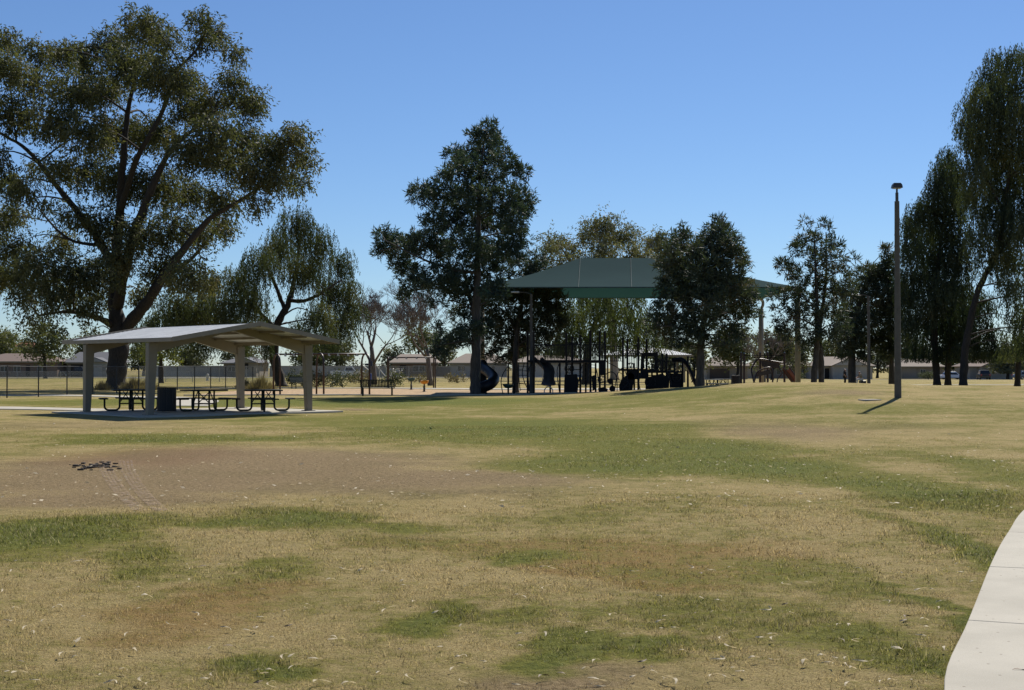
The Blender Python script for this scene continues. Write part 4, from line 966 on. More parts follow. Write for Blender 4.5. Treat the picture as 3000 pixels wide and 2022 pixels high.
# ------------------------------------------------------------------ people
def skinned(name, verts, edges, radii, mat, parent, root=0, sub=1):
    me = bpy.data.meshes.new(name); me.from_pydata(verts, edges, []); o = bpy.data.objects.new(name, me); COL.objects.link(o); o.parent = parent
    md = o.modifiers.new('skin', 'SKIN'); md.use_smooth_shade = True
    for i, sv in enumerate(me.skin_vertices[0].data):
        rr = radii[i]; sv.radius = (rr, rr) if not isinstance(rr, tuple) else rr; sv.use_root = (i == root)
    sd = o.modifiers.new('sub', 'SUBSURF'); sd.levels = sub; sd.render_levels = sub
    me.materials.append(mat); return o
def person(loc, rz, J, label, shirt, trousers, shoes, fwd=(0, -1, 0)):
    """J: joints in local metres"""
    r = empty('person', loc, rz, label, 'person')
    names = list(J); ix = {n: i for i, n in enumerate(names)}
    verts = [J[n] for n in names]; ed = []
    def link(*c_):
        for a, b_ in zip(c_, c_[1:]): ed.append((ix[a], ix[b_]))
    link('pelvis', 'waist', 'chest', 'neck', 'head', 'crown')
    for s_ in 'lr': link('chest', 'sho_' + s_, 'elb_' + s_, 'wri_' + s_, 'palm_' + s_); link('pelvis', 'hip_' + s_, 'kne_' + s_, 'ank_' + s_, 'toe_' + s_)
    R = dict(pelvis=.13, waist=.12, chest=.14, neck=.055, head=.095, crown=.075, sho=.07, elb=.045, wri=.03, palm=.035, hip=.085, kne=.06, ank=.042, toe=.04)
    rad = [R[n.split('_')[0]] for n in names]
    for s_ in 'lr':                                               # five fingers each, rooted in the palm
        p = Vector(J['palm_' + s_]); w = Vector(J['wri_' + s_]); d = (p - w).normalized(); sd = d.orthogonal().normalized()
        for k_, (off, ln) in enumerate(((-.045, .05), (-.025, .075), (-.005, .085), (.015, .078), (.033, .06))):
            base = p + sd * off + d * (.0 if k_ == 0 else .03); i0 = len(verts)
            dd = (d + sd * (-.8 if k_ == 0 else off * 3)).normalized()
            verts += [tuple(base), tuple(base + dd * ln * .6), tuple(base + dd * ln + Vector((0, 0, -.015)))]; rad += [.011, .010, .008]
            ed += [(ix['palm_' + s_], i0), (i0, i0 + 1), (i0 + 1, i0 + 2)]
    body = skinned('body', verts, ed, rad, M['skin'], r)
    def cloth(nm, chains, extra, mat):
        ns = []; e2 = []
        for c_ in chains:
            for n in c_:
                if n not in ns: ns.append(n)
            e2 += [(ns.index(a), ns.index(b_)) for a, b_ in zip(c_, c_[1:])]
        return skinned(nm, [J[n] for n in ns], e2, [R[n.split('_')[0]] + extra for n in ns], mat, body)
    cloth('shirt', [('pelvis', 'waist', 'chest'), ('chest', 'sho_l', 'elb_l'), ('chest', 'sho_r', 'elb_r')], .022, shirt)
    cloth('trousers', [('pelvis', 'hip_l', 'kne_l', 'ank_l'), ('pelvis', 'hip_r', 'kne_r', 'ank_r')], .018, trousers)
    for s_ in 'lr':
        a, t = Vector(J['ank_' + s_]), Vector(J['toe_' + s_]); skinned('shoe', [tuple(a), tuple(a.lerp(t, .5) + Vector((0, 0, -.01))), tuple(t)], [(0, 1), (1, 2)], [.058, .06, .05], shoes, body)
    h, cr = Vector(J['head']), Vector(J['crown']); up = (cr - h).normalized()
    fw = Vector(fwd)
    skinned('hair', [tuple(h - fw * .03 - up * .05), tuple(h - fw * .035 + up * .03), tuple(cr + up * .01 - fw * .01)], [(0, 1), (1, 2)], [.085, .105, .088], M['hair'], body)
    f = h + fw * .095
    MB().tube([f + Vector((0, 0, .0)), f + fw * .022 - Vector((0, 0, .02)), f - Vector((0, 0, .035))], [.008, .015, .01], 6).build('nose', M['skin'], body, True)
    sd = fw.cross(Vector((0, 0, 1)))
    for s_ in (-1, 1):
        MB().tube([f + sd * s_ * .035 + Vector((0, 0, .012)), f + sd * s_ * .035 + fw * .006 + Vector((0, 0, .012))], .011, 8).build('eye', M['hair'], body, True)
        MB().tube([h + sd * s_ * .095 + Vector((0, 0, .02)), h + sd * s_ * .1 - Vector((0, 0, .03))], .018, 6).build('ear', M['skin'], body, True)
    MB().tube([f + sd * .025 - Vector((0, 0, .06)), f - sd * .025 - Vector((0, 0, .06))], .008, 6).build('mouth', M['slide_red'], body, True)
    return r
stand = dict(pelvis=(0, 0, .80), waist=(0, 0, .95), chest=(0, .01, 1.14), neck=(0, 0, 1.31), head=(0, -.02, 1.42), crown=(0, -.02, 1.50),
             sho_l=(.16, 0, 1.24), elb_l=(.20, .02, 1.0), wri_l=(.17, -.12, .82), palm_l=(.16, -.15, .76), sho_r=(-.16, 0, 1.24), elb_r=(-.21, .0, 1.0), wri_r=(-.2, -.14, .84), palm_r=(-.19, -.17, .78),
             hip_l=(.085, 0, .76), kne_l=(.09, -.02, .42), ank_l=(.09, .0, .08), toe_l=(.10, -.14, .05), hip_r=(-.085, 0, .76), kne_r=(-.09, -.03, .42), ank_r=(-.09, .02, .08), toe_r=(-.1, -.12, .05))
sit = dict(pelvis=(0, 0, .52), waist=(-.05, 0, .68), chest=(-.14, 0, .88), neck=(-.19, 0, 1.05), head=(-.24, 0, 1.15), crown=(-.25, 0, 1.23), 
           sho_l=(-.15, -.17, .98), elb_l=(-.28, -.21, .76), wri_l=(-.46, -.12, .66), palm_l=(-.53, -.10, .64), sho_r=(-.15, .17, .98), elb_r=(-.28, .2, .76), wri_r=(-.46, .12, .68), palm_r=(-.53, .1, .66),
           hip_l=(-.03, -.09, .5), kne_l=(-.45, -.12, .5), ank_l=(-.56, -.12, .09), toe_l=(-.70, -.13, .05), hip_r=(-.03, .09, .5), kne_r=(-.46, .12, .52), ank_r=(-.70, .14, .10), toe_r=(-.84, .15, .06))
pa = G(2475, 128); person(pa, 0.9, stand, 'person in black clothes standing under the dark trees beyond the mound', M['cloth_black'], M['cloth_black'], M['cloth_black'])
sit2 = dict(sit); pb = G(2524, 127)
pr = person(pb, 0.15, sit2, 'person in a grey tan shirt and white trousers sitting bent forward on a low block', M['cloth_grey'], M['cloth_white'], M['cloth_black'], (-1, 0, 0))
tag(MB().box(pb + Vector((.08, 0, .19)), (.5, .6, .38), .15).build('seat_block', M['black_steel'], loc=pb, bevel=.03), 'low dark block under the seated person', 'seat')

# ------------------------------------------------------------------ trees
rng = np.random.default_rng(11)
def unit(v): return v / np.maximum(np.linalg.norm(v, axis=-1, keepdims=True), 1e-9)
def leaf_quads(Pb, D, L, W, lie=False):
    """narrow rhombic leaves: base points, directions, lengths, widths"""
    r = unit(np.cross(D, rng.normal(size=D.shape) * (.35 if lie else 1) + (np.array([0, 0, 1.0]) if lie else 0))); m_ = Pb + D * (L * .45)[:, None]
    return np.stack([Pb, m_ + r * (W / 2)[:, None], Pb + D * L[:, None], m_ - r * (W / 2)[:, None]], 1).reshape(-1, 3)
def in_ball(n, k=2.3):
    d = unit(rng.normal(size=(n, 3))); return d * (rng.random(n) ** (1 / k))[:, None]
def foliage(style, C, R, sc, dens):
    """leaves of one clump with centre C and radii R (metres)"""
    C = np.array(C); R = np.array(R); area = R[0] * R[2]
    if style == 'euc':
        n = max(5, int(dens * area * 62)); o = in_ball(n, 2.0); p0 = C + o * R
        sl = rng.uniform(.5, 1.5, n) * sc; dr = unit(o * .55 + np.array([0, 0, -.75]) + rng.normal(size=(n, 3)) * .38); K = 13
    elif style == 'weep':
        n = max(5, int(dens * area * 46)); o = in_ball(n, 2.0); p0 = C + o * R + np.array([0, 0, .3 * R[2]])
        sl = rng.uniform(.9, 2.8, n) * sc; dr = unit(o * .25 + np.array([0, 0, -1.0]) + rng.normal(size=(n, 3)) * .14); K = 22
    elif style == 'pine':
        n = max(6, int(dens * area * 78)); o = in_ball(n, 2.6); p0 = C + o * R; K = 15
        d0 = unit(o * 1.0 + np.array([0, 0, .45]) + rng.normal(size=(n, 3)) * .5)
        D = unit(np.repeat(d0, K, 0) * .8 + unit(rng.normal(size=(n * K, 3)))); B = np.repeat(p0, K, 0) + rng.normal(size=(n * K, 3)) * .07 * sc
        return leaf_quads(B, D, rng.uniform(.22, .42, n * K) * sc, rng.uniform(.045, .075, n * K) * sc)
    else:                                                         # bush: loose round foliage
        n = max(5, int(dens * area * 30)); o = in_ball(n, 2.2); p0 = C + o * R
        sl = rng.uniform(.3, .8, n) * sc; dr = unit(o * .8 + rng.normal(size=(n, 3)) * .6); K = 10
    t = (np.tile(np.arange(K), n) + rng.random(n * K)) / K
    B = np.repeat(p0, K, 0) + np.repeat(dr, K, 0) * (t * np.repeat(sl, K))[:, None] + rng.normal(size=(n * K, 3)) * (.10 * sc if style != 'weep' else .05 * sc)
    if style == 'weep': B[:, 2] = B[:, 2]
    D = unit(np.repeat(dr, K, 0) * .55 + rng.normal(size=(n * K, 3)) * .55 + (np.array([0, 0, -.25]) if style != 'bush' else 0))
    if style == 'weep': D = unit(np.array([0, 0, -1.0]) + rng.normal(size=(n * K, 3)) * .33)
    if style == 'bush': L, W = rng.uniform(.13, .26, n * K) * sc, rng.uniform(.07, .13, n * K) * sc
    elif style == 'weep': L, W = rng.uniform(.16, .32, n * K) * sc, rng.uniform(.045, .08, n * K) * sc
    else: L, W = rng.uniform(.2, .4, n * K) * sc, rng.uniform(.07, .125, n * K) * sc
    return leaf_quads(B, D, L, W)
def tree(name, label, base, d, trunks, limbs, blobs, style, lm, bm, dens=1.0, sc=1.0, spread=0.75, group='park trees', flat=.85, twig=True, brad=0.055, clear=0.0, zc=None):
    """trunks / limbs: [(px, py, depth offset, radius m)] along the wood; blobs: (px, py, r px[, dens]) of the crown"""
    g0 = G(base, d); r = empty(name, g0, 0, label, 'tree', group)
    wood = MB(); skel = []
    for br in list(trunks) + list(limbs):
        pts = [P(q[0], q[1], d + q[2]) for q in br]
        if br in trunks: pts[0].z = h1(pts[0].x, pts[0].y) - 0.1
        pth = smooth_path(pts, 5); rr = np.interp(np.linspace(0, 1, len(pth)), np.linspace(0, 1, len(br)), [q[3] for q in br])
        rr = [float(a) * (1 + .08 * math.sin(i * 1.7 + br[0][0])) for i, a in enumerate(rr)]
        if br in trunks and len(rr) > 2: rr[0] *= 1.22; rr[1] *= 1.1; rr[2] *= 1.03
        pth = [p + Vector(rng.normal(size=3) * min(.10 * a, .03)) if 3 < i < len(pth) - 1 else p for i, (p, a) in enumerate(zip(pth, rr))]
        wood.tube(pth, rr, 10 if rr[0] > .15 else 6)
        skel += [(p, a) for p, a in zip(pth[1:], rr[1:])]
    S = np.array([tuple(p) for p, a in skel]); SR = np.array([a for p, a in skel])
    xs = [b_[0] for b_ in blobs]; cx, hw = (min(xs) + max(xs)) / 2, max((max(xs) - min(xs)) / 2, 1) * 1.12
    out = []
    for b_ in blobs:
        px, py, rp = b_[:3]; bd = b_[3] if len(b_) > 3 else 1.0
        mx_ = math.sqrt(max(0.08, 1 - ((px - cx) / hw) ** 2)) * hw / F * d * spread
        dd = float(rng.uniform(-1, 1)) * mx_; c_ = P(px, py, d + dd); R_ = rp * d / F
        # branch that carries the clump
        v = np.array(c_) - S; dist = np.linalg.norm(v, axis=1) + np.where(v[:, 2] < 0, -v[:, 2] * 1.2, 0); i = int(np.argmin(dist)); s0 = skel[i][0]
        mid = s0.lerp(c_, .5) + Vector((0, 0, .10 * (c_ - s0).length)) + Vector(rng.normal(size=3) * .12)
        L_ = (c_ - s0).length; w = min(max(SR[i] * .6, .02), brad * (0.5 + R_ * .5) * (1 + L_ * .06))
        if L_ > .25: wood.tube(smooth_path([s0, mid, c_], 4), list(np.linspace(w, .016, 9)), 5)
        if twig:
            for k_ in range(5):
                e = c_ + Vector(in_ball(1)[0] * R_ * .85); wood.tube([c_.lerp(s0, .15 * rng.random()), c_.lerp(e, .5) + Vector(rng.normal(size=3) * .06 * R_), e], [.022, .014, .007], 4)
        out.append(foliage(style, c_, (R_, R_ * 1.05, R_ * flat), sc, dens * bd))
    V = np.concatenate(out)
    # nothing hangs into the ground, crowns end a little above it
    q = V.reshape(-1, 4, 3); lim = hgt(q[:, :, 0].mean(1), q[:, :, 1].mean(1)) + clear; V = q[q[:, :, 2].min(1) > lim].reshape(-1, 3)
    wood.build('trunk', bm, r, smooth=True); np_mesh('crown', V, 4, lm, r, g0)
    return r

EUC = [(410, 60, 60), (470, 100, 62), (590, 45, 38), (635, 85, 36), (595, 115, 42, .8), (690, 148, 34), (330, 120, 60), (250, 160, 65), (180, 150, 50), (110, 140, 42), (20, 110, 48), (30, 190, 60), (100, 230, 60),
       (380, 180, 80), (470, 210, 78), (540, 230, 60), (300, 250, 80), (220, 260, 70), (680, 222, 40), (720, 282, 56), (620, 290, 60), (560, 310, 70), (640, 370, 60), (745, 300, 32), (860, 392, 50), (900, 462, 36),
       (830, 450, 52), (868, 520, 42), (780, 430, 52), (720, 400, 58), (800, 520, 48), (740, 500, 58), (660, 460, 66), (560, 430, 78), (450, 380, 80), (350, 380, 80), (250, 380, 70), (150, 350, 66), (60, 330, 66),
       (20, 520, 48), (30, 620, 52), (40, 720, 56), (20, 800, 46), (110, 480, 42, .5), (130, 590, 36, .4), (175, 480, 55, .8), (260, 500, 68), (360, 520, 78), (460, 540, 78), (560, 560, 68), (660, 580, 56), (745, 588, 38, .7),
       (110, 760, 62), (180, 700, 52, .8), (230, 790, 66), (150, 860, 50, .8), (70, 865, 36), (95, 925, 30, .6), (170, 950, 24, .5), (270, 970, 26, .5), (300, 650, 66), (400, 680, 66), (500, 660, 66), (580, 680, 58), (650, 650, 48),
       (480, 780, 66), (560, 800, 66), (420, 860, 46), (340, 760, 56), (300, 860, 44, .7), (-40, 300, 70), (-50, 450, 70), (-60, 650, 70), (-40, 180, 60), (-110, 380, 70), (-100, 560, 60), (-30, 790, 50), (205, 860, 46), (255, 895, 36), (120, 820, 48), (60, 800, 46), (290, 800, 50), (200, 620, 46, .7), (60, 540, 50)]
tree('eucalyptus_tree', 'huge spreading eucalyptus with a thick dark trunk behind the shelter at left', 340, 100,
     [[(338, 1142, 0, .78), (342, 1090, 0, .74), (348, 1010, 0, .76), (345, 950, 0, .62), (336, 880, .5, .50), (340, 760, .8, .44), (352, 600, 1, .34), (362, 450, 0, .25), (380, 300, 0, .17), (420, 130, 0, .08)]],
     [[(352, 985, 0, .5), (398, 925, -.5, .46), (440, 872, -1, .40), (485, 800, -1.5, .33), (534, 736, -2, .28), (615, 640, -2, .20), (710, 585, -2.5, .14), (800, 520, -2.5, .07)],
      [(345, 900, 0, .42), (372, 760, -1.5, .36), (425, 600, -2, .3), (462, 510, -2, .24), (500, 440, -2, .18), (560, 385, -2, .13), (625, 330, -2, .07)],
      [(338, 800, 0, .34), (300, 720, 1, .30), (227, 623, 1.5, .25), (160, 538, 2, .20), (80, 440, 2, .14), (0, 390, 2, .1), (-60, 350, 2, .05)],
      [(335, 960, 0, .28), (302, 938, -1, .24), (246, 920, -1.5, .18), (190, 914, -2, .12), (110, 925, -2.5, .05)],
      [(352, 620, 0, .26), (400, 470, -2, .2), (470, 340, -3, .16), (500, 250, -3, .13), (520, 205, -3, .11), (585, 135, -3, .08), (612, 50, -3, .04)],
      [(585, 140, -3, .06), (640, 150, -3, .04), (690, 148, -3, .02)], [(300, 720, 1, .16), (200, 700, -2, .1), (120, 620, -3, .06)],
      [(480, 800, -1.5, .2), (560, 760, 2, .14), (640, 660, 3, .08)]],
     EUC, 'euc', M['euc'], M['bark_dark'], 1.45, 1.0, .65, clear=3.3)
tree('weeping_tree', 'weeping tree with a leaning forked trunk right behind the shelter roof', 822, 115,
     [[(824, 1134, 0, .50), (815, 1090, 0, .44), (803, 1035, 0, .42), (806, 975, 0, .36), (824, 925, 0, .30), (846, 885, 0, .25), (866, 800, 1, .18), (880, 690, 1, .08)]],
     [[(835, 905, 0, .2), (820, 870, 0, .18), (800, 820, 0, .14), (770, 760, 0, .07)], [(850, 880, 0, .2), (890, 882, -.5, .16), (940, 860, -1, .12), (1000, 820, -1, .05)], [(806, 960, 0, .2), (740, 900, 1, .12), (690, 890, 2, .06)]],
     [(870, 650, 55), (935, 705, 52), (1000, 765, 46), (820, 720, 66), (760, 770, 58), (895, 790, 66), (975, 850, 56), (1030, 835, 32), (1040, 905, 36), (1000, 945, 44), (930, 925, 54), (960, 985, 36), (740, 880, 56), (690, 940, 44), (765, 950, 46),
      (655, 890, 48), (870, 960, 34, .7), (620, 830, 50), (580, 900, 50), (520, 890, 50), (540, 960, 36), (470, 930, 44), (620, 970, 30), (910, 1000, 24), (700, 820, 55), (430, 955, 36), (500, 965, 40), (585, 1000, 28), (650, 935, 40), (405, 995, 22), (705, 990, 28), (785, 1005, 24), (540, 920, 45), (600, 930, 40)],
     'weep', M['weep'], M['bark_dark'], 2.0, 1.0, .7, clear=2.2)
PINE = [(1428, 388, 42), (1395, 402, 28), (1447, 424, 38), (1401, 450, 46), (1341, 457, 42), (1363, 494, 52), (1313, 515, 33), (1467, 466, 42), (1511, 510, 42), (1434, 510, 56), (1236, 570, 42), (1286, 568, 50), (1346, 576, 60), (1401, 581, 56),
        (1467, 592, 60), (1527, 585, 46), (1533, 627, 36), (1500, 636, 46), (1270, 647, 42), (1324, 647, 55), (1390, 647, 56), (1456, 669, 56), (1516, 693, 46), (1127, 697, 40), (1108, 735, 22), (1160, 724, 46), (1204, 713, 46), (1176, 773, 40),
        (1247, 713, 50), (1297, 724, 50), (1357, 718, 55), (1401, 740, 55), (1450, 746, 55), (1505, 740, 46), (1204, 806, 44), (1176, 861, 24), (1237, 834, 42), (1291, 812, 55), (1346, 801, 50), (1324, 850, 44), (1280, 885, 30, .6), (1379, 850, 46), (1434, 806, 46),
        (1445, 856, 42), (1357, 921, 40), (1313, 998, 44), (1280, 1015, 34), (1346, 987, 40), (1379, 965, 36), (1423, 960, 34), (1290, 955, 24, .5)]
tree('pine_tree', 'tall dark pine with a straight trunk and layered crown at the front of the playground', 1393, 77,
     [[(1393, 1157, 0, .29), (1392, 1080, 0, .27), (1394, 960, 0, .25), (1398, 840, 0, .21), (1401, 700, 0, .16), (1404, 560, 0, .10), (1420, 390, 0, .03)]],
     [[(1390, 930, 0, .12), (1374, 860, 1, .10), (1355, 780, 1, .05)], [(1400, 800, 0, .1), (1330, 790, -1, .08), (1240, 760, -1.5, .06), (1130, 705, -2, .03)], [(1402, 640, 0, .07), (1440, 615, 0, .05), (1520, 600, 0, .03)], [(1402, 720, 0, .07), (1350, 690, 0, .05), (1240, 590, .5, .03)],
      [(1394, 1010, 0, .08), (1360, 1000, -.5, .06), (1290, 1012, -1, .03)], [(1396, 900, 0, .07), (1430, 880, 0, .05), (1448, 850, 0, .03)]],
     PINE, 'pine', M['pine'], M['bark_pine'], 1.35, 1.0, .75, clear=1.6)
tree('pine_tree', 'bushy olive pine with brown patches between the tall pine and the green canopy', 1511, 86,
     [[(1511, 1150, 0, .22), (1510, 1060, 0, .2), (1520, 940, 0, .15), (1545, 800, 0, .06)]], [[(1515, 980, 0, .1), (1480, 900, 0, .05)], [(1520, 930, 0, .1), (1570, 900, 0, .07), (1620, 960, -1, .03)]],
     [(1560, 768, 42), (1527, 795, 46), (1577, 806, 46), (1610, 834, 46), (1544, 850, 52), (1599, 889, 46), (1631, 889, 36), (1560, 916, 52), (1511, 889, 46), (1478, 867, 42), (1489, 943, 46), (1527, 971, 50), (1577, 954, 46), (1620, 961, 36), (1456, 987, 42),
      (1500, 1015, 40), (1434, 1031, 30), (1544, 1012, 36), (1467, 1045, 26), (1511, 1042, 26), (1593, 1000, 34), (1620, 920, 36), (1640, 940, 26), (1440, 930, 40), (1425, 900, 34)],
     'pine', M['pine_brown'], M['bark_pine'], .95, 1.1, .7, clear=1.8)
tree('weeping_tree', 'yellow green weeping tree filling the gap below the green canopy', 1716, 132,
     [[(1716, 1124, 0, .4), (1720, 1040, 0, .35), (1740, 950, 0, .2), (1780, 900, 0, .1)]], [[(1722, 1010, 0, .2), (1690, 950, 0, .1)], [(1740, 960, 0, .18), (1820, 930, 0, .1)]],
     [(1680, 925, 48), (1740, 910, 48), (1800, 905, 48), (1850, 935, 46), (1750, 980, 44), (1690, 980, 40), (1815, 985, 40), (1895, 945, 44), (1870, 995, 32), (1640, 985, 36), (1620, 1020, 26), (1700, 870, 46), (1780, 860, 46), (1850, 870, 44), (1640, 900, 40), (1920, 985, 30)],
     'weep', leafmat('green_weeping_leaf', (0.035, 0.055, 0.025), (0.11, 0.125, 0.045), (0.16, 0.16, 0.045), .32, .3), M['bark_dark'], 1.0, 1.25, .7, clear=2.4)
tree('eucalyptus_tree', 'pale olive eucalyptus whose tufted top rises behind the green canopy', 1800, 175,
     [[(1800, 1112, 0, .55), (1795, 980, 0, .5), (1780, 850, 0, .4), (1765, 720, 0, .15)]], [[(1785, 880, 0, .3), (1700, 800, 0, .2), (1640, 720, 0, .08)], [(1785, 860, 0, .3), (1860, 780, 0, .18), (1915, 710, 0, .08)]],
     [(1625, 700, 38), (1600, 722, 22), (1660, 722, 36), (1640, 765, 36), (1740, 662, 42), (1775, 642, 32), (1720, 692, 28), (1790, 690, 42), (1842, 680, 40), (1770, 730, 46), (1850, 730, 36), (1905, 700, 30), (1925, 690, 30), (1930, 740, 36), (1890, 755, 36), (1720, 750, 32), (1690, 790, 40), (1790, 790, 50), (1870, 800, 45), (1940, 790, 36), (1650, 820, 40), (1750, 850, 50)],
     'euc', leafmat('pale_eucalyptus_leaf', (0.085, 0.095, 0.055), (0.19, 0.185, 0.105), (0.19, 0.15, 0.08), .3, .25), M['bark_pale'], .62, 1.4, .7)
TWIN = [(1995, 687, 32), (1976, 710, 38), (2014, 716, 42), (1964, 741, 42), (2003, 755, 46), (2030, 741, 36), (1945, 776, 36), (1983, 786, 46), (1952, 815, 38), (1985, 832, 50), (2107, 654, 32), (2092, 677, 36), (2123, 681, 36), (2080, 708, 46), (2111, 712, 46), (2142, 712, 36),
        (2068, 745, 46), (2103, 755, 50), (2150, 747, 44), (2169, 760, 30), (2060, 786, 50), (2103, 797, 50), (2150, 793, 42), (2041, 832, 55), (2088, 840, 55), (2134, 840, 50), (2165, 818, 32), (2188, 849, 38), (2196, 880, 34), (2165, 871, 44), (2126, 886, 50), (2080, 886, 55), (2034, 878, 50),
        (1983, 878, 46), (1945, 871, 36), (1933, 921, 40), (1918, 960, 34), (1964, 929, 46), (2003, 933, 50), (2049, 940, 50), (2103, 936, 46), (2157, 921, 44), (2196, 921, 34), (1945, 979, 38), (1983, 983, 40), (2022, 987, 40), (2068, 987, 40), (2119, 979, 40), (2157, 971, 34), (1980, 1014, 26), (2022, 1016, 24), (2126, 1008, 28), (2157, 1010, 26)]
tree('pine_tree', 'dark pine with two pointed tops standing on the mound in front of the canopy', 2052, 70,
     [[(2052, 1146, 0, .235), (2051, 1080, 0, .22), (2056, 980, 0, .18), (2080, 860, 0, .14), (2100, 740, 0, .08), (2108, 650, 0, .03)]], [[(2054, 1000, 0, .14), (2025, 900, .5, .11), (2003, 790, .5, .06), (1995, 690, .5, .025)], [(2060, 960, 0, .08), (2130, 900, -1, .05), (2190, 870, -1, .02)], [(2050, 990, 0, .07), (1990, 960, -1, .05), (1925, 955, -1, .02)]],
     TWIN, 'pine', M['pine_brown'], M['bark_pine'], 1.05, .95, .75, clear=1.9)
tree('pine_tree', 'ragged grey green pine with two bare trunks right of the small climbing frame', 2385, 78,
     [[(2382, 1140, 0, .19), (2388, 1070, 0, .18), (2394, 980, 0, .15), (2392, 850, 0, .1), (2385, 690, 0, .03)], [(2407, 1140, 1, .18), (2405, 1060, 1, .17), (2402, 960, 1, .13), (2420, 820, 1, .08), (2420, 680, 1, .03)]], [[(2394, 960, 0, .06), (2330, 930, -1, .04), (2285, 960, -1, .02)], [(2392, 900, 0, .06), (2330, 850, 0, .03), (2290, 780, 0, .015)]],
     [(2361, 656, 25, .5), (2418, 661, 23), (2354, 698, 32, .7), (2389, 703, 32), (2439, 717, 32), (2340, 733, 32), (2382, 752, 42), (2439, 760, 38), (2291, 769, 25), (2312, 795, 30), (2347, 809, 36), (2403, 809, 42), (2460, 795, 36), (2492, 762, 26, .4), (2506, 805, 34, .6), (2284, 858, 36, .7), (2326, 858, 36), (2375, 865, 46), (2439, 858, 42), (2478, 851, 40),
      (2298, 914, 36, .7), (2340, 914, 36), (2389, 921, 46), (2446, 914, 46), (2284, 965, 28), (2312, 977, 30), (2368, 977, 40), (2425, 984, 40), (2389, 1015, 28), (2354, 1010, 24), (2460, 960, 36)],
     'pine', M['pine_brown'], M['bark_pine'], .85, 1.0, .75, clear=2.0)
tree('pine_tree', 'dense olive brown pine behind the seated people and the rear lamp pole', 2497, 112,
     [[(2497, 1124, 0, .34), (2496, 1040, 0, .3), (2510, 930, 0, .2), (2545, 790, 0, .06)], [(2613, 1124, 2, .26), (2610, 1030, 2, .22), (2604, 900, 2, .14), (2604, 740, 2, .05)]], [[(2500, 1000, 0, .12), (2560, 950, -1, .08)]],
     [(2502, 893, 46), (2530, 846, 42), (2551, 790, 27), (2565, 811, 36), (2593, 790, 32), (2604, 733, 22, .8), (2614, 837, 42), (2579, 872, 46), (2537, 942, 46), (2495, 963, 46), (2481, 1003, 40), (2523, 1012, 36), (2579, 928, 46), (2614, 907, 42), (2565, 995, 40), (2607, 988, 42), (2474, 1036, 24), (2537, 1046, 20), (2600, 1034, 26), (2640, 960, 44), (2640, 870, 40), (2650, 1030, 30), (2605, 765, 24), (2480, 930, 36)],
     'pine', M['pine_brown'], M['bark_pine'], .95, 1.35, .7, clear=1.7)
RW = [(2782, 453, 33), (2761, 493, 42), (2796, 507, 42), (2747, 549, 46), (2803, 563, 52), (2691, 607, 36), (2726, 605, 46), (2782, 626, 52), (2663, 642, 26), (2677, 668, 36), (2726, 675, 46), (2789, 696, 56), (2656, 720, 26), (2684, 732, 42), (2740, 753, 52), (2803, 767, 56), (2656, 802, 36), (2705, 816, 46), (2761, 837, 52), (2817, 844, 52),
      (2663, 872, 36), (2719, 886, 46), (2775, 907, 52), (2831, 914, 52), (2873, 886, 42), (2677, 935, 42), (2733, 956, 46), (2796, 977, 46), (2852, 984, 46), (2901, 970, 36), (2677, 998, 34), (2705, 1024, 26), (2761, 1024, 28), (2817, 1024, 30), (2873, 1024, 30), (2922, 1014, 24)]
tree('weeping_tree', 'dense dark weeping tree with a low crown right of the lone lamp pole', 2745, 106,
     [[(2746, 1140, 0, .31), (2742, 1060, 0, .28), (2738, 960, 0, .24), (2745, 800, 0, .18), (2775, 560, 0, .06)]], [[(2745, 860, 0, .16), (2690, 740, 0, .08)], [(2740, 900, 0, .18), (2800, 800, 0, .12), (2830, 700, 0, .05)], [(2770, 1100, 1, .1), (2780, 1000, 1, .08), (2810, 900, 1, .05)]],
     RW, 'weep', leafmat('dark_weeping_leaf', (0.022, 0.038, 0.024), (0.062, 0.078, 0.042), (0.10, 0.085, 0.04), .25, .3), M['bark_dark'], 2.3, 1.0, .8, clear=1.9)
RT = [(2908, 165, 32), (2964, 165, 42), (3000, 156, 38), (2880, 221, 32), (2929, 212, 42), (2859, 263, 32), (2901, 268, 46), (2957, 254, 52), (2838, 305, 32), (2887, 324, 50), (2943, 317, 52), (2992, 310, 46), (2817, 354, 24), (2852, 373, 42), (2908, 387, 50), (2971, 380, 52), (2845, 410, 36), (2880, 443, 46), (2943, 443, 52), (2999, 436, 46),
      (2859, 493, 46), (2915, 500, 50), (2978, 500, 50), (2852, 556, 44), (2915, 563, 50), (2978, 563, 50), (2887, 626, 50), (2957, 626, 50), (2873, 689, 44), (2943, 689, 50), (2999, 661, 46), (2915, 752, 46), (2971, 760, 44), (2957, 837, 40), (2996, 837, 36, .7), (2971, 928, 32, .7), (2996, 990, 34), (2950, 1005, 24),
      (3060, 220, 60), (3060, 340, 60), (3060, 470, 60), (3060, 600, 60), (3070, 740, 60), (3120, 300, 60), (3120, 500, 60), (3120, 680, 60), (3080, 880, 50), (3070, 980, 40)]
tree('weeping_tree', 'very tall weeping eucalyptus cut by the right edge of the picture', 2822, 100,
     [[(2822, 1142, 0, .33), (2824, 1060, 0, .30), (2840, 960, 0, .26), (2870, 840, 0, .22), (2920, 740, 0, .2), (2950, 560, 0, .14), (2970, 350, 0, .08), (2980, 190, 0, .03)]], [[(2900, 780, 0, .14), (2960, 700, -1, .1), (3040, 640, -1, .05)], [(2940, 620, 0, .1), (2880, 500, 0, .05)]],
     RT, 'weep', M['weep'], M['bark_dark'], 2.0, 1.0, .7, clear=2.0)
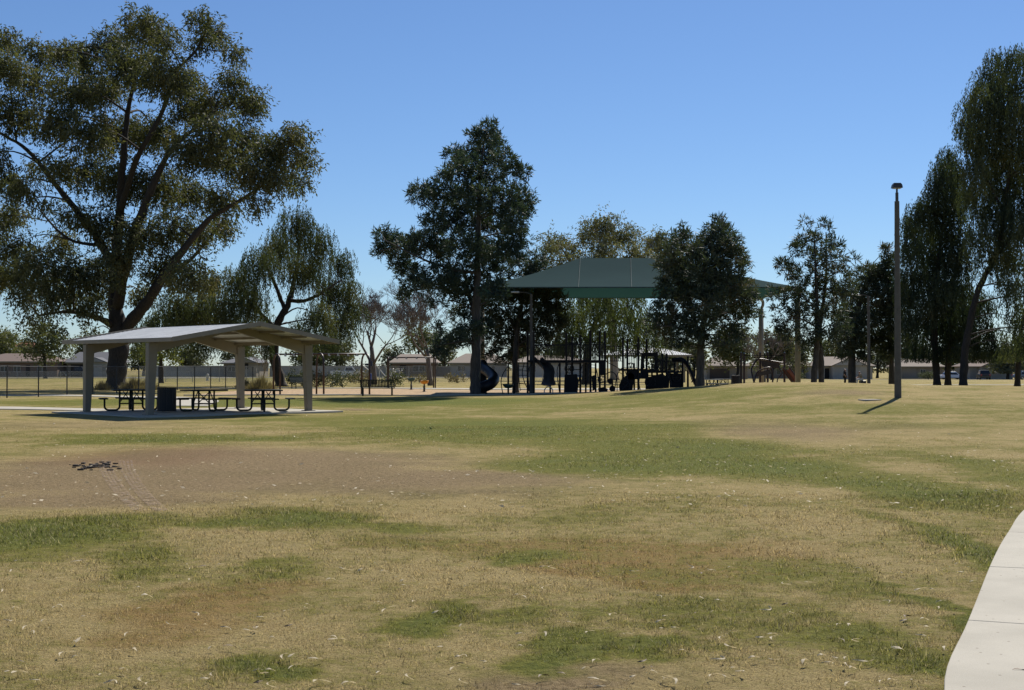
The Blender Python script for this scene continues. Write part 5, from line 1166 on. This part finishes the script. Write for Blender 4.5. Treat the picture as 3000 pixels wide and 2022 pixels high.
tree('weeping_tree', 'slim dark trunked tree standing in shade between two bigger trunks at right', 2777, 109,
     [[(2777, 1134, 0, .28), (2778, 1060, 0, .24), (2786, 960, 0, .18), (2800, 860, 0, .06)]], [], [(2800, 860, 36), (2770, 920, 36), (2820, 960, 36), (2780, 1000, 32), (2840, 1020, 28)], 'weep', M['weep'], M['bark_dark'], 1.1, 1.0, .7, clear=1.9)
tree('weeping_tree', 'narrow tree with a single dark trunk at the far right edge', 2982, 112,
     [[(2980, 1130, 0, .26), (2984, 1060, 0, .23), (2990, 980, 0, .18), (3010, 860, 0, .06)]], [], [(2965, 1000, 34), (3000, 960, 42), (3030, 1010, 36), (2975, 1050, 24), (3010, 900, 42), (2940, 1030, 22)], 'weep', M['olive'], M['bark_dark'], 1.0, 1.1, .7, clear=1.9)
tree('leafy_tree', 'small yellow green tree seen through the shelter beside its front left post', 473, 140, [[(473, 1122, 0, .26), (472, 1075, 0, .22), (468, 1020, 0, .1)]], [], [(465, 1030, 34), (440, 1040, 28), (500, 1035, 30), (520, 1050, 22), (480, 1005, 32), (430, 1010, 26)], 'bush', M['yellow'], M['bark_dark'], .9, 1.6, .8, clear=1.6)
tree('leafy_tree', 'dusty olive tree in front of the brown roofed house at left', 133, 200, [[(133, 1108, 0, .3), (132, 1070, 0, .25), (125, 1010, 0, .12)]], [], [(110, 985, 36), (150, 1000, 36), (95, 1015, 30), (180, 1025, 28), (130, 1030, 36), (150, 970, 26), (185, 1000, 22), (120, 955, 26)], 'bush', M['olive'], M['bark_dark'], .8, 2.2, .8, clear=1.6)

# far trees behind the houses: clumped crowns on short trunks
FAR = [(15, 1005, 34, 270, 'far dusty tree at the left edge above the brown roof'), (78, 1030, 18, 285, 'small far tree right of the red tiled roof'), (250, 1015, 26, 262, 'far tree above the grey roof left of the big trunk'), (420, 1035, 28, 258, 'far tree right of the big trunk'), (560, 1042, 26, 256, 'far tree over the block wall behind the shelter'),
       (700, 1020, 30, 262, 'far tree behind the beige gabled house'), (905, 1030, 30, 250, 'far tree seen between the swing arches'), (985, 1020, 34, 255, 'far tree left of the bare trees'), (1150, 1040, 20, 268, 'far tree left of the tan roof behind the one bay swing'), (1225, 985, 26, 270, 'small dark far tree between the two bare trees'), (1300, 1035, 26, 255, 'far tree left of the pine trunk'),
       (1540, 1035, 30, 255, 'far tree above the pale house under the bridge'), (1640, 1030, 30, 258, 'far tree behind the play bridge'), (1960, 1030, 34, 225, 'far pale green tree behind the dark slide'), (2030, 1035, 28, 250, 'far tree behind the twin topped pine trunk'), (2160, 1000, 40, 230, 'pale green far tree left of the rear canopy post'), (2262, 1010, 38, 240, 'pale green far tree right of the rear canopy post'), (2330, 1025, 28, 262, 'far tree above the long tan roof'),
       (2440, 1030, 32, 300, 'far tree above the pale gabled house'), (2570, 1040, 30, 300, 'far tree left of the lone lamp pole base'), (2690, 1040, 30, 300, 'far tree above the tan house by the lamp pole'), (2790, 1050, 26, 300, 'far tree behind the dark trunks'), (2905, 1045, 24, 292, 'far tree above the grey gabled house'), (2952, 1050, 30, 262, 'green far tree right of the grey gabled house'), (3010, 1040, 34, 270, 'far tree at the right edge')]
for i, (px, py, rp, d, lab) in enumerate(FAR):
    bl = [(px, py, rp)] + [(px + rp * 1.0 * math.cos(a), py + rp * .55 * math.sin(a) + 4, rp * rng.uniform(.5, .75)) for a in rng.uniform(0, 6.28, 6)] + [(px + rp * q, py + rp * .9 + 6, rp * .6) for q in (-1.1, -.4, .4, 1.1)]
    tree('far_tree', lab, px, d, [[(px, 1108, 0, .3), (px + 2, 1070, 0, .25), (px, py, 0, .1)]], [], bl, 'bush', M['faraway'] if i % 3 else M['olive'], M['bark_dark'], .6, 2.8, .9, 'trees behind the houses', twig=False, clear=1.0)

# bare winter trees
def bare_tree(px, d, label, H, seed, lean=0.0, r0=.28, spread=.8, mat='bark_bare', gens=6):
    rs = random.Random(seed); g0 = G(px, d); r = empty('bare_tree', g0, 0, label, 'tree', 'leafless trees'); wood = MB(); tw = MB()
    def grow(p, dr, L, rad, gen):
        pts = [p]; q = p; dd = dr.copy(); n = 4
        for i in range(n):
            dd = (dd + Vector((rs.gauss(0, .13 if gen else .03), rs.gauss(0, .13 if gen else .03), rs.gauss(.04, .08)))).normalized(); q = q + dd * (L / n); pts.append(q)
        r1 = rad * .62; (wood if gen < 3 else tw).tube(pts, [rad + (r1 - rad) * i / n for i in range(n + 1)], 8 if gen < 2 else (4 if gen < 4 else 3), gen < 3)
        if gen >= gens: return
        kids = 3 if gen in (1, 2, 3) else (4 if gen == 0 else 3)
        for k_ in range(kids):
            i = n if k_ == 0 else rs.randint(2, n); ax = Vector((rs.gauss(0, 1), rs.gauss(0, 1), rs.gauss(0, .3))).normalized()
            nd = (dd * (1.0 if k_ else 1.4) + ax * spread * (1.0 if k_ else .5) + Vector((0, 0, .12))).normalized()
            grow(pts[i], nd, L * rs.uniform(.66, .93) * (.92 if gen else .85), max(r1 * rs.uniform(.55, .8), .016), gen + 1)
    grow(g0 - Vector((0, 0, .1)), Vector((lean, 0, 1)).normalized(), H * .27, r0, 0)
    wood.build('trunk', M[mat], r, smooth=True); tw.build('twigs', M[mat], r); return r
bare_tree(1097, 128, 'leafless grey tree with a dark trunk just right of the two bay swing frame', 14.0, 12, -.02, .30, .9, gens=7)
bare_tree(1262, 120, 'leafless tree with a bent trunk just left of the tall pine', 12.5, 9, -.12, .28, .95, gens=7)
bare_tree(770, 122, 'small thin leafless tree seen under the right side of the shelter roof', 5.2, 3, .05, .09, .8, 'bark_pale', 5)
bare_tree(2240, 150, 'grey leafless tree behind the small climbing frame', 8, 21, .0, .14, .9, 'bark_bare', 6)

# shrubs and dry tufts
def shrub(name, px, d, w, h_, mat, label, n=260, grassy=False, group='shrubs along the fence', petals=0):
    g0 = G(px, d); r = empty(name, g0, 0, label, 'shrub', group)
    if grassy:
        a = rng.uniform(0, 2 * np.pi, n); t = rng.uniform(.03, .7, n); D = unit(np.stack([np.cos(a) * t, np.sin(a) * t, np.ones(n)], 1))
        B = np.array(g0) + np.stack([np.cos(a) * t * w * .75 + rng.normal(0, .08, n), np.sin(a) * t * w * .75 + rng.normal(0, .08, n), np.zeros(n)], 1)
        np_mesh('blades', leaf_quads(B, D, rng.uniform(.25, 1.0, n) * h_ * (1.1 - t), rng.uniform(.02, .045, n)), 4, mat, r, g0)
    else:
        out = [foliage('bush', np.array(g0) + np.array([rng.uniform(-.35, .35) * w, rng.uniform(-.3, .3) * w, h_ * rng.uniform(.35, .7)]), (w * .28, w * .28, h_ * .3), .8, 3.0) for _ in range(6)]
        V = np.concatenate(out); q = V.reshape(-1, 4, 3); V = q[q[:, :, 2].min(1) > g0.z + .02].reshape(-1, 3); np_mesh('foliage', V, 4, mat, r, g0)
        st = MB()
        for k_ in range(6): st.tube([g0 - Vector((0, 0, .05)), g0 + Vector((rng.uniform(-.3, .3) * w, rng.uniform(-.3, .3) * w, h_ * .6))], [.025, .012], 5)
        st.build('stem', M['bark_dark'], r)
        if petals:
            B = np.array(g0) + np.stack([rng.uniform(-.45, .45, petals) * w, rng.uniform(-.45, .2, petals) * w, rng.uniform(.45, .98, petals) * h_], 1); np_mesh('flowers', leaf_quads(B, unit(rng.normal(size=(petals, 3))), np.full(petals, .13), np.full(petals, .13)), 4, M['white_petal'], r, g0)
    return r
shrub('shrub', 1005, 108, 2.3, 1.15, M['shrub'], 'dark rounded shrub left of the bench')
shrub('oleander_shrub', 1158, 118, 1.6, 1.6, M['oleander'], 'flowering oleander bush just right of the bench', petals=140)
shrub('shrub', 925, 110, 2.0, 1.2, M['brush'], 'dry brown shrub behind the right shelter post')
shrub('grass_tuft', 765, 92, 1.8, 1.25, M['brush'], 'large dry grass tuft below the thin leafless tree', 1500, True)
shrub('grass_tuft', 392, 94, 1.7, 1.15, M['brush'], 'dry grass tuft just right of the big trunk', 1300, True)
shrub('grass_tuft', 432, 95, 1.5, 1.0, M['brush'], 'dry grass tuft left of the front left shelter post', 1100, True)
shrub('grass_tuft', 300, 96, 1.2, .9, M['brush'], 'thin dry bush at the left foot of the big trunk', 500, True)
shrub('grass_tuft', 720, 104, 1.3, .9, M['brush'], 'low dry tuft by the rear right shelter post', 900, True)
shrub('shrub', 1340, 140, 2.2, .9, M['brush'], 'low dry shrub at the foot of the rear fence left of the pine')
shrub('shrub', 1235, 138, 2.4, .8, M['brush'], 'low dry shrub under the one bay swing frame')
shrub('shrub', 885, 118, 2.4, 1.3, M['shrub'], 'grey green shrub behind the end on bench')
shrub('shrub', 1060, 132, 2.4, 1.3, M['brush'], 'brown shrub behind the left bare tree')
shrub('shrub', 2720, 262, 4.0, 1.6, M['shrub'], 'dark garden shrub in front of the tan house by the lamp pole')
shrub('shrub', 2330, 268, 4.0, 1.4, M['shrub'], 'garden shrub in front of the long tan roofed house')

# ------------------------------------------------------------------ grass blades, fallen leaves, bits on the lawn
_tab = rng.random((512, 512))
def vnoise(x, y, cell):
    u, v = x / cell + 9000.0, y / cell + 9000.0; i, j = np.floor(u).astype(int), np.floor(v).astype(int); fu, fv = u - i, v - j
    fu, fv = fu * fu * (3 - 2 * fu), fv * fv * (3 - 2 * fv); T = lambda a, b_: _tab[a % 512, b_ % 512]
    return (T(i, j) * (1 - fu) + T(i + 1, j) * fu) * (1 - fv) + (T(i, j + 1) * (1 - fu) + T(i + 1, j + 1) * fu) * fv
def blades(n, y0, y1, hmin, hmax, wd, keep):
    y = np.sqrt(rng.uniform(y0 ** 2, y1 ** 2, n)); x = rng.uniform(-1, 1, n) * (y * .41 + 1.2)
    bare = np.clip(field('b', x, y), 0, 1); gr_ = np.clip(field('g', x, y), 0, 1)
    cl = .5 * vnoise(x, y, .05 + .002 * y) + .3 * vnoise(x, y, .16) + .2 * vnoise(x, y, .6)      # grass grows in clumps
    ok = rng.random(n) < (1 - .72 * bare) * (.45 + .55 * np.maximum(gr_, .45)) * keep * np.clip((cl - .28) * 3.2, .05, 1)
    # keep the sidewalk clear
    sx = np.interp(y, [p[1] for p in SW], [p[0] for p in SW]); ok &= x < sx - .0 + rng.normal(0, .012, n)
    x, y, gr_, bare, cl = x[ok], y[ok], gr_[ok], bare[ok], cl[ok]; n = len(x)
    z = hgt(x, y); a = rng.uniform(0, 2 * np.pi, n); ln = rng.uniform(hmin, hmax, n) * (.55 + .9 * cl) * np.where(rng.random(n) < .06, 1.9, 1) * (.75 + .5 * gr_) * (1 - .45 * bare); tl = rng.uniform(.45, 1.5, n)
    D = np.stack([np.cos(a) * np.sin(tl), np.sin(a) * np.sin(tl), np.cos(tl)], 1); S_ = np.stack([-np.sin(a), np.cos(a), np.zeros(n)], 1) * (wd * rng.uniform(.6, 1.3, n))[:, None]
    b0 = np.stack([x, y, z - .004], 1)
    return np.stack([b0 - S_ / 2, b0 + S_ / 2, b0 + D * ln[:, None]], 1).reshape(-1, 3)
GV = np.concatenate([blades(520000, 5.2, 10, .016, .045, .0042, 1), blades(420000, 10, 17, .02, .05, .0075, 1), blades(420000, 17, 36, .018, .040, .011, .9)])
tag(np_mesh('grass', GV, 3, M['blade']), 'short patchy green and straw coloured grass of the lawn', 'grass', kind='stuff')

def leaf_mesh(L, W, curl, tw_):
    mb = MB(); n = 6
    for i in range(n + 1):
        t = i / n; w = W * math.sin(math.pi * min(max(t, .06), .96)) ** .7 / 2; x = (t - .5) * L; y = curl * (t - .5) ** 2 * L * 2; z = .006 + tw_ * math.sin(t * 3.3) * .02
        mb.v += [(x, y - w, z + .004 * math.cos(t * 7)), (x, y + w, z + .008 * math.sin(t * 5 + 1))]
    mb.f = [(2 * i, 2 * i + 2, 2 * i + 3, 2 * i + 1) for i in range(n)]
    return mb
lms = []
for k_, (L, W, c_, t_, mt) in enumerate(((.13, .022, .6, .6, 'leaf_pale'), (.10, .026, -.4, .9, 'leaf_pale'), (.16, .018, 1.0, .4, 'leaf_pale'), (.08, .03, .3, 1.0, 'leaf_pale'), (.14, .024, -.6, .8, 'leaf_brown'))):
    me = leaf_mesh(L, W, c_, t_).mesh('fallen_leaf'); me.materials.append(M[mt]); me.shade_smooth(); lms.append(me)
def leaf_spot():
    while True:
        py = HOR + 60 + (2022 - HOR - 60) * rnd.random() ** .75; px = rnd.uniform(-20, 3020); d = EYE * F / (py - HOR); x = (px - CX) / F * d
        sx = float(np.interp(d, [p[1] for p in SW], [p[0] for p in SW]))
        if d < 23 and sx - .05 < x < sx + 1.9 and rnd.random() < .9: continue
        return x, d, h1(x, d)
spots = sorted([leaf_spot() for _ in range(400)], key=lambda s_: s_[1])
for i, (x, y, z) in enumerate(spots[:190]):
    k_ = rnd.choice((0, 0, 1, 1, 2, 3, 4)); o = bpy.data.objects.new('fallen_leaf', lms[k_]); COL.objects.link(o)
    o.location = (x, y, z + .024); o.rotation_euler = (rnd.gauss(0, .12), rnd.gauss(0, .1), rnd.uniform(0, 6.28)); s_ = rnd.uniform(.4, .85); o.scale = (s_, s_ * .8, s_)
    if k_ == 4: tag(o, 'brown dry eucalyptus leaf lying on the near lawn', 'leaf', 'brown fallen leaves')
    else: tag(o, 'pale dry eucalyptus leaf lying on the near lawn', 'leaf', 'pale fallen leaves')
n = 1500; y = 1 / rng.uniform(1 / 75, 1 / 15, n); x = rng.uniform(-1, 1, n) * (y * .42); a = rng.uniform(0, 6.28, n)
D = np.stack([np.cos(a), np.sin(a), rng.uniform(-.1, .35, n)], 1); sx = np.interp(y, [p[1] for p in SW], [p[0] for p in SW]); ok = (y > 23) | (x < sx - .1)
ok &= ~((np.abs((x - PC.x) * PU.x + (y - PC.y) * PU.y) < 4.4) & (np.abs((x - PC.x) * PV.x + (y - PC.y) * PV.y) < 3.8))
bl = np.stack([x, y, hgt(x, y) + .024], 1)[ok]; L = rng.uniform(.03, .085, ok.sum()); tag(np_mesh('leaf_litter', leaf_quads(bl, unit(D[ok]), L, L * rng.uniform(.25, .5, ok.sum()), True), 4, M['leaf_pale']), 'scattered pale leaf litter over the farther lawn', 'leaf litter', kind='stuff')
# ball and scraped soil with tyre tracks
p = ground_px(1262, 1259); mb = MB()
for i in range(7):
    th = math.pi * i / 6
    for j in range(12): ph = 2 * math.pi * j / 12; mb.v.append((p.x + .034 * math.sin(th) * math.cos(ph), p.y + .034 * math.sin(th) * math.sin(ph), h1(p.x, p.y) + .04 + .034 * math.cos(th)))
mb.f = [(i * 12 + j, i * 12 + (j + 1) % 12, (i + 1) * 12 + (j + 1) % 12, (i + 1) * 12 + j) for i in range(6) for j in range(12)]
tag(mb.build('tennis_ball', M['ball'], loc=p, smooth=True), 'small yellow green ball lying in the green strip of the lawn', 'ball')
m, nt, b, out = newmat('tyre_track_soil'); M['track'] = m
tc = N(nt, 'NewGeometry'); n_ = noise(nt, tc.outputs['Position'], 9, 5, .7); b.inputs['Base Color'].default_value = (.33, .24, .165, 1); b.inputs['Roughness'].default_value = 1
tr = N(nt, 'BsdfTransparent'); mx = N(nt, 'MixShader'); nt.links.new(mapr(nt, n_.outputs[0], .40, .66, 0.0, .55), mx.inputs[0]); nt.links.new(tr.outputs[0], mx.inputs[1]); nt.links.new(b.outputs[0], mx.inputs[2]); nt.links.new(mx.outputs[0], out.inputs[0])
for k_, off in enumerate((0, 62)):
    for j in range(4):
        pts = [ground_px(px + off + j * 11 - 16, py) for px, py in ((305, 1352), (312, 1380), (335, 1420), (368, 1460), (410, 1500))]; pth = smooth_path(pts, 5); mb = MB()
        for q in pth: mb.v += [(q.x - .022, q.y, h1(q.x, q.y) + .009 + j * .001), (q.x + .022, q.y, h1(q.x, q.y) + .009 + j * .001)]
        mb.f = [(2 * i, 2 * i + 1, 2 * i + 3, 2 * i + 2) for i in range(len(pth) - 1)]
        tag(mb.build('tyre_track', M['track']), kind='structure')
mb = MB()
for _ in range(60):
    q = ground_px(rnd.gauss(285, 34), rnd.gauss(1368, 6)); s_ = rnd.uniform(.02, .06); mb.box(q + Vector((0, 0, s_ * .2)), (s_ * 1.6, s_, s_ * .7), rnd.uniform(0, 3))
tag(mb.build('soil_clods', M['soil_dark']), 'dark scraped clods beside the tyre tracks', 'soil', kind='stuff')
